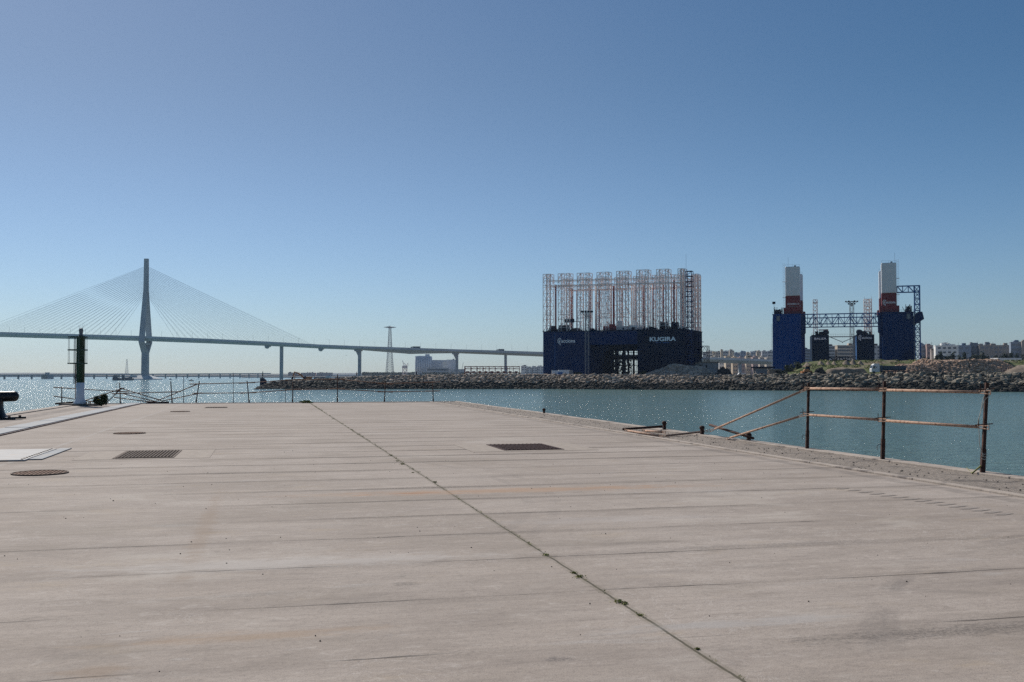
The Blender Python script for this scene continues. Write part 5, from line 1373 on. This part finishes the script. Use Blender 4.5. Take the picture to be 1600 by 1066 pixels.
# lorries on the bridge
for p0, p1, lab in ((642.5, 657.5, 'dark lorry on the bridge above the silos'), (775.5, 788, 'smaller dark lorry on the bridge nearer the big dock')):
    x0_, z0 = dtop(p0); x1_, z1_ = dtop(p1); ww = x1_-x0_; o = thing('lorry', lab, 'lorry', (pyx+x0_, BY-11, SEA+(z0+z1_)/2+.3), math.atan2(0, 1), 'lorries on the long bridge')
    mb = MB(); mb.bevbox(3.0, ww, 0, 2.5, 1, 3.9, .1); mb.build('cargo_box', M['shipgrey'], o); mb = MB(); mb.prism([(0,.5),(2.5,.5),(2.5,3.4),(.6,3.4),(0,2.0)], .05, 2.45); mb.build('cab', M['grey'], o)
    mb = MB()
    for x in (1.2, ww*.6, ww*.8): mb.tube((x,-.02,.5),(x,.3,.5),.5,10)
    mb.build('wheels', M['tyre'], o)

# ------------------------------------------------------------------ low bay bridge far left
A0 = P(-140, 587, 1560); A1 = P(425, 587, 2650)
def fb(px):   # point on the bridge line at picture column px
    d = ray(px, 587); e = Vector((A1.x-A0.x, A1.y-A0.y)); o = Vector((A0.x, A0.y)); den = d.x*e.y - d.y*e.x
    k = (o.x*e.y - o.y*e.x)/den; p = Vector((d.x*k, d.y*k)); return p
ang = math.atan2(A1.y-A0.y, A1.x-A0.x)
t = thing('bay_road_bridge', 'low grey road bridge on many piers far across the bay at the left', 'bridge', (A0.x, A0.y, SEA), ang)
ee = Vector((math.cos(ang), math.sin(ang)))
def fl(px): p = fb(px); return (p-Vector((A0.x, A0.y))).dot(ee)
def fz(px, py): return ZY(py, fb(px).y)-SEA
mb = MB(); vs = []; cols = list(range(-140, 426, 28))
for px in cols:
    x = fl(px); yt = 585.2 - 1.9*(px/360.0); zt = fz(px, yt); zb = fz(px, yt+1.9 - .4*px/360)
    vs += [(x,-6,zt),(x,-6,zb),(x,6,zb),(x,6,zt)]
n = len(cols); mb.add(vs, [(i*4+k, i*4+(k+1)%4, (i+1)*4+(k+1)%4, (i+1)*4+k) for i in range(n-1) for k in range(4)]); mb.build('deck', M['bconc'], t)
for px in (-58,-36,-15,7,28.6,49.6,96,117.5,147,166.7,186,206,223,239,258.6,275.6,292.8,310.6,327,344,359.6,375,389,403):
    x = fl(px); mb = MB(); mb.box(x-1.2, x+1.2, -1.2, 1.2, -3, fz(px, 586.4-1.9*px/360)); mb.build('pier', M['bconc'], t)
x0_, x1_ = fl(69.5), fl(78.8); mb = MB(); mb.box(x0_, x1_, -7, 7, -3, fz(74, 585.5)); mb.box((x0_+x1_)/2-3, (x0_+x1_)/2+2, -3, 3, fz(74, 585), fz(74, 582)); mb.build('bascule_pier', M['bconc'], t)

# ------------------------------------------------------------------ pylons for power lines
def etower(px, Y, ytop, ybase, wb, wt, arm, label):
    c = P(px, 587, Y); c.z = .9 if px > 500 else SEA; t = thing('power_line_tower', label, 'pylon', c, R(20), 'giant power line towers')
    k = Y/1600; zt = ZY(ytop, Y)-c.z; zb = 0; mb = MB(); n = 22
    def w(f): return (wb*(1-f)**1.3 + wt)*k/2
    for i in range(n):
        f0, f1 = i/n, (i+1)/n; a, b_ = w(f0), w(f1); z0, z1_ = zt*f0, zt*f1
        for sx, sy in ((-1,-1),(1,-1),(1,1),(-1,1)): mb.tube((sx*a,sy*a,z0),(sx*b_,sy*b_,z1_), .75*max(.6, 1-f0), 5)
        for (sx, sy), (tx, ty) in (((-1,-1),(1,-1)),((1,-1),(1,1)),((1,1),(-1,1)),((-1,1),(-1,-1))):
            mb.tube((sx*a,sy*a,z0),(tx*b_,ty*b_,z1_), .3, 4, cap=False); mb.tube((sx*b_,sy*b_,z1_),(tx*b_,ty*b_,z1_), .3, 4, cap=False); mb.tube((tx*a,ty*a,z0),(sx*b_,sy*b_,z1_), .3, 4, cap=False)
    mb.build('shaft', M['grey'], t)
    if arm:
        mb = MB(); L_ = arm*k
        mb.tube((-L_,0,zt-1), (0,0,zt-1), .5, 6, 3.0); mb.tube((0,0,zt-1), (L_,0,zt-1), 3.0, 6, .5); mb.tube((0,0,zt-3), (0,0,zt+5), 1.6, 8, .4); mb.build('crossarm', M['grey'], t)
etower(609, 3050, 511, 584, 8.2, 3.0, 10, 'tall flaring power line tower with a wide crossarm seen behind the bridge')
etower(198, 4700, 561.5, 586, 4.2, 1.5, 0, 'far off small power line tower left of the bridge pylon')

# ------------------------------------------------------------------ boats
Y = 1290; a = P(175.5, 587, Y); a.z = SEA; k = Y/1600
t = thing('cargo_barge', 'grey blue low barge with a stern deckhouse left of the pylon foot', 'ship', a); w = 31*k
mb = MB(); mb.prism([(0,.8),(1.5,-1),(w-.5,-1),(w,2.4),(w*.45,2.6),(w*.2,3.4),(.3,3.9)], 0, 7); mb.build('hull', M['shipgrey'], t)
mb = MB(); mb.bevbox(.8, w*.19, 1, 6, 3.5, 6.6, .2); mb.bevbox(w*.44, w*.54, 1.5, 5.5, 2.5, 6.8, .2); mb.tube((w*.55,3,2.5),(w*.95,3,3.3), 1.2, 8); mb.build('deckhouse', M['shipgrey'], t)
mb = MB(); mb.box(-1.2, 1.2, 2, 5, 5.0, 5.8); mb.box(1.2, 2.4, -.03, -.003, 1.5, 3); mb.build('stern_gear', M['dkteal'], t)
a = P(295, 587, 1150); a.z = SEA; t = thing('small_boat', 'tiny dark motor boat on the open water right of the pylon', 'boat', a)
mb = MB(); mb.prism([(0,.4),(.8,-.4),(5,-.4),(5.2,.7),(0,.9)], 0, 1.8); mb.build('hull', M['dkteal'], t); mb = MB(); mb.bevbox(2, 3.4, .3, 1.5, .7, 1.7, .1); mb.build('cabin', M['shipgrey'], t)
a = P(264, 587, 1500); a.z = SEA; t = thing('small_boat', 'tiny pale boat just right of the pylon foot', 'boat', a)
mb = MB(); mb.prism([(0,.4),(.8,-.4),(4,-.4),(4.2,.7),(0,.9)], 0, 1.8); mb.build('hull', M['white'], t); mb = MB(); mb.bevbox(1.5, 2.7, .3, 1.5, .7, 1.7, .1); mb.build('cabin', M['shipgrey'], t)

# ------------------------------------------------------------------ far shores
def coast(name, label, p0, p1, Y, yts, m_, base=SEA, dep=120, step=6):
    mb = MB(); vs = []; px = p0; rn = random.Random(int(p0+Y)); cols = []
    while px <= p1: cols.append(px); px += step
    for i, px in enumerate(cols):
        yt = yts(px); z = ZY(yt, Y) + (noise.noise(Vector((px*.15, Y, 0)))*.8)*Y/1600*.6
        if i in (0, len(cols)-1): z = base+.2
        a = P(px, 587, Y).x; b_ = P(px, 587, Y+dep).x
        vs += [(a,Y,base-1),(a,Y+2,base+(z-base)*.5),(P(px,587,Y+dep*.4).x,Y+dep*.4,z),(b_,Y+dep,base-1)]
    n = len(cols); mb.add(vs, [(i*4+k, (i+1)*4+k, (i+1)*4+k+1, i*4+k+1) for i in range(n-1) for k in range(3)])
    return struct(name, mb, m_, label, 'coast')
M['coast'] = mat('distant_coast', (.10,.10,.085), .95, 0, .35, .01)
M['coast2'] = mat('near_breakwater', (.07,.07,.065), .95, 0, .3, .02)
coast('far_shore', 'low hazy shore across the bay', -260, 470, 4300, lambda p: 584.6 - .8*math.sin(p*.02), M['coast'], dep=500)
coast('distant_hills', 'faint low hills beyond the bay', -300, 640, 7000, lambda p: 583.4-.9*math.sin(p*.011+1), M['coast'], dep=700, step=14)
coast('outer_breakwater', 'thin dark outer breakwater line on the water', 376, 600, 2900, lambda p: 588.0, M['coast2'], dep=40)
def block(name, label, cat, p0, p1, yt, Y, m_, dep=14, base=.9, rot=0, floors=0, wins=0, wm=None, roof=0, group=None, seed=0, bands=False, wh=.42, detail=None):
    k = Y/1600; a = P((p0+p1)/2, 587, Y); a.z = base; w = (p1-p0)*k; t = thing(name, label, cat, a, rot, group)
    zt = ZY(yt, Y)-base; rn = random.Random(seed+int(p0*7)); mb = MB(); mb.box(-w/2, w/2, 0, dep, -1, zt); mb.build('wall', m_, t)
    mb = MB(); mb.box(-w/2-.2, w/2+.2, -.2, dep+.2, zt+.004, zt+.7); mb.build('roof', m_, t)
    if roof:
        for i in range(roof):
            x = rn.uniform(-w/2, w/2-4); h_ = rn.uniform(.8, 2.2); mb = MB(); mb.box(x, x+rn.uniform(2, 5), 3, 8, zt+.72, zt+h_+.7); mb.build('roof_hut', m_, t)
        mb = MB()
        for i in range(roof): x = rn.uniform(-w/2, w/2); mb.tube((x, 4, zt), (x, 4, zt+rn.uniform(1.5, 4)), .10, 4)
        mb.build('aerial', M['grey'], t)
    if floors:
        fh = zt/floors
        for f in range(floors):
            mb = MB(); z = f*fh + fh*.35
            if bands:
                mb.box(-w/2+.6, w/2-.6, -.12, -.01, z, z+fh*wh)
            else:
                n_ = wins or max(2, int(w/4.2)); st_ = (w-2)/n_
                for i in range(n_):
                    x = -w/2+1+st_*(i+.22)
                    if rn.random() < .07: continue
                    mb.box(x, x+st_*.56, -.12, -.01, z, z+fh*wh)
            mb.build('window_row', wm or M['bldglass'], t)
    return t
def wallm(n, c):
    c = tuple(min(.8, x*1.35) for x in c)  # lightened: distance haze and facade brightness put into the wall colour
    M[n] = mat('facade_'+n, c, .85, 0, .08, .06); return M[n]
wallm('cream', (.42,.37,.31)); wallm('beige', (.46,.38,.28)); wallm('lgrey', (.36,.37,.38)); wallm('bgrey', (.20,.24,.30)); wallm('tan', (.27,.235,.21)); wallm('dgrey', (.17,.185,.21)); wallm('rose', (.32,.23,.21)); wallm('wht', (.62,.60,.57))
GR = 'apartment blocks of the town'
cityR = [(1438,1450,539.5,1010,'bgrey',7,'narrow blue grey block right beside the blue stair tower',1),(1449,1458,540.5,1000,'rose',6,'low rosy block left of the beige tower',0),(1456,1464,549,960,'tan',4,'small beige block left of the white apartment block',0),
 (1463.5,1497,541,940,'wht',7,'bright white apartment block with rows of small dark windows',0),(1471,1492,539,960,'lgrey',7,'cream upper storeys rising behind the bright white block',0),(1497,1517,540.5,985,'bgrey',6,'left blue grey slab right of the bright white block',0),(1517,1533,539,990,'dgrey',6,'darker slab with a blue strip between two grey slabs',0),
 (1533,1581,540.5,980,'tan',7,'very long tan grey slab with small grey windows',0),(1581,1600,535.5,960,'bgrey',7,'tall blue grey corner block near the right picture edge',1),(1600,1650,534,950,'tan',7,'tan block cut by the right picture edge',0),(1650,1720,536,950,'tan',7,'tan block beyond the right picture edge',0),(1541,1556,538.5,1080,'dgrey',7,'dark roofed block rising behind the long tan slab',0)]
for i, (p0, p1, yt, Y, m_, fl_, lab, bd_) in enumerate(cityR):
    block('apartment_block', lab, 'building', p0, p1, yt, Y, M[m_], floors=fl_, roof=4 if p1-p0 > 25 else 2, bands=bool(bd_), seed=i, rot=-R(rk.uniform(12, 19)), dep=9, group=GR, wm=M['dgrey'] if m_ in ('tan','bgrey') else None)
cityM = [(1098.5,1104,552,'lgrey',1),(1103,1115,549.5,'wht',1),(1114,1118.5,551,'beige',0),(1118,1127,550.5,'cream',0),(1126.5,1130,548,'beige',0),(1127.5,1141,549.3,'lgrey',1),(1140,1147,548.3,'cream',0),(1144,1148,551,'beige',0),(1147.5,1156,552.5,'bgrey',0),(1153.5,1158,553,'beige',0),(1157,1166,550.2,'bgrey',0),(1166.5,1172,552,'beige',0),(1173,1181,550.5,'lgrey',0),(1180,1192,549.3,'cream',1),(1182.5,1187,552,'beige',0),(1191,1200,549.5,'lgrey',0),(1195.5,1201,552,'wht',0),(1200,1209,549,'lgrey',1)]  # slim beige blocks: sunlit house sides put in as wall colour
desc = ['grey banded block nearest the big dock','white banded block second from the big dock','slim beige block third from the big dock','cream block with small windows fourth from the big dock','slim tall beige block fifth from the big dock','wide grey banded block left of the street lamp','cream block with the highest roof hut','small beige block below the highest roof hut','low blue grey block left of centre','slim beige block beside the low blue grey one','blue grey gabled block in the middle of the row','beige block directly behind the twin lamp mast','grey block just right of the twin lamp mast','wide cream banded block right of the lamp mast','small beige block before the wide cream one','grey block third from the blue dock','small white block second from the blue dock','grey banded block touching the edge of the blue dock']
for i, (p0, p1, yt, m_, bd_) in enumerate(cityM):
    block('town_block', desc[i], 'building', p0, p1, yt, 1980+rk.uniform(-60, 60), M[m_], floors=8, roof=3, bands=bool(bd_), seed=100+i, rot=-R(rk.uniform(4, 12)), dep=10, group='town blocks seen between the two docks', wh=.45)
lowd = ['leftmost','second','third','fourth','fifth','sixth','seventh','eighth','rightmost']
for i in range(9):
    p0 = 1113 + i*10.6; block('terrace_house', lowd[i] + ' low pale house under the bridge deck between the docks', 'building', p0, p0+8.5, 558.5+rk.uniform(-1.5, 2), 1650+rk.uniform(-90, 60), M[rk.choice(['beige','cream','wht','rose'])], floors=5, roof=1, seed=200+i, group='low houses under the bridge deck')
for i, (p0, p1, yt, m_, bd_, lab) in enumerate(((1256,1269,546.5,'bgrey',1,'blue grey block in the gap left of the small dark dock'),(1294,1305,541.5,'lgrey',1,'narrow banded grey block right of the left small hull'),(1309,1337,540.5,'cream',1,'wide cream block with bold dark balcony bands between the small hulls'),(1364,1377,541,'lgrey',0,'grey block in the gap right of the small dark dock'))):
    block('apartment_block', lab, 'building', p0, p1, yt, 1050, M[m_], floors=9, roof=2, bands=bool(bd_), seed=300+i, group=GR, wh=.5)
# trees in front of the right hand town
for i in range(19):
    px = 1444+i*9.2+rk.uniform(-2, 2); Y = 700+rk.uniform(-25, 25); c = P(px, 587, Y); c.z = .9; yt = 554+rk.uniform(-2.6, 2.4)
    leafy('tree', ['leftmost','second','third','fourth','fifth','sixth','seventh','eighth','ninth','tenth','eleventh','twelfth','thirteenth','fourteenth','fifteenth','sixteenth','seventeenth','eighteenth','rightmost'][i] + ' dark tree of the row before the right hand town blocks', 'tree', c, rk.uniform(3.2, 4.2), 3.0, ZY(yt, Y)-3.2, 900, .62, M['tree'], 60+i, clumps=13, group='dark trees before the right hand town', tr=2.2)
block('warehouse', 'low white shed just behind the big brown rubble mound', 'building', 1560, 1596, 561.2, 640, M['white'], dep=10, floors=0)

# silos and harbour across the water
Y = 2150
block('grain_silo', 'tall ribbed pale grain silo block behind the bridge', 'silo', 648.5, 673.5, 557.5, Y, M['silo'], dep=30)
t_ = bpy.data.objects['grain_silo']; kk = Y/1600; w = 25*kk; zt = ZY(557.5, Y)-.9
mb = MB()
for i in range(9): x = -w/2+w*(i+.5)/9; mb.tube((x, -.4, -1), (x, -.4, zt-1), w/18*.97, 10)
mb.build('silo_cell', M['silo'], t_)
mb = MB(); mb.prism([(-w/2, zt+.71), (w/2, zt+.71), (w*.3, zt+1.6), (-w*.28, zt+2.0)], 2, 20); mb.box(w*.12, w*.38, 4, 14, zt+.72, zt+5.5); mb.build('roof_house', M['silo'], t_)
block('grain_store', 'lower grey grain store right of the tall silo', 'building', 673.7, 697.5, 563.2, Y+20, M['silo2'], dep=30, floors=5, bands=True, wm=M['silo'], wh=.25)
block('grain_store', 'second lower grain store touching the bridge pier', 'building', 697.7, 714, 562.6, Y+10, M['silo'], dep=30, roof=2)
block('white_annex', 'small bright annex between the two lower grain stores', 'building', 691.5, 698, 566, Y-30, M['wht'], dep=20)
block('quay_shed', 'long low white quay shed in front of the grain stores', 'building', 667, 701, 575, Y-200, M['lgrey'], dep=20, floors=2, bands=True)
block('quay_shed', 'lower shed right of the bridge pier before the steel frame', 'building', 702, 726, 577.5, Y-220, M['lgrey'], dep=20)
for i, (p0, p1, yt, lab) in enumerate(((450,466,582.6,'left long low terminal building at the far port'),(470,492,582.9,'middle long low terminal building at the far port'),(495,518,582.8,'right long low terminal building at the far port'))):
    block('terminal_building', lab, 'building', p0, p1, yt, 2950, M['rose'], dep=20, base=SEA, roof=4, group='terminal buildings at the far port')
for i, (p0, p1, yt) in enumerate(((814,824,572.5),(823,832,575),(831,840,574),(839,850,573))):
    block('white_house', ['tallest white house left of the big dock','low white house second left of the big dock','white house third left of the big dock','white house touching the big dock edge'][i], 'building', p0, p1, yt, 1750, M['wht'], dep=18, floors=4, roof=3, seed=i, group='white houses left of the big dock')
fw = MB()
for i in range(5200):
    px = rk.choice([rk.uniform(566, 648), rk.uniform(566, 850)]); Y = rk.uniform(2300, 2360) if px < 660 else rk.uniform(1850, 1900)
    zt = ZY(582.2-1.6*max(0, noise.noise(Vector((px*.12, 0, 4)))), Y); c = P(px, 587, Y); fw.leaf((c.x, Y, rk.uniform(.9, max(2, zt))), rk.uniform(1.2, 2.4), rk)
struct('far_wood', fw, M['tree'], 'hazy line of trees and scrub along the far port shore', 'trees', kind='stuff')
# harbour crane
Y = 2000; c = P(632.5, 587, Y); c.z = .9; k = Y/1600
t = thing('harbour_crane', 'pale harbour crane with a raised jib left of the silos', 'crane', c)
mb = MB(); lattice(mb, -4, 4, -4, 4, -1, ZY(575.5, Y)-.9, 5, .6, .4); mb.bevbox(-5, 5, -4, 4, ZY(575.5, Y)-.9, ZY(571.5, Y)-.9, .4); mb.build('tower', M['latt'], t)
mb = MB(); z = ZY(573, Y)-.9; girder(mb, (-1, 0, z), (-3.6*k, 0, z+8.5*k), 1.5, 1.5, 3, .4, .25); mb.tube((2,0,z+2), (-1,0,z+5.5*k), .5, 5); mb.tube((2,0,z+1),(5.0*k,0,z+5.5*k), .6, 5); mb.tube((5*k,0,z+5.5*k),(5.2*k,0,z+1.0*k), .4, 5); mb.build('jib', M['latt'], t)
c = P(720, 587, 1900); c.z = .9; t = thing('crane', 'thin leaning crane jib right of the second forked pier', 'crane', c); mb = MB(); mb.tube((0,0,0),(4.5,0,ZY(566,1900)-.9), .5, 5, .25); mb.build('jib', M['grey'], t); mb = MB(); mb.bevbox(-3,3,-2,2,-1,6,.3); mb.build('cabin', M['grey'], t)
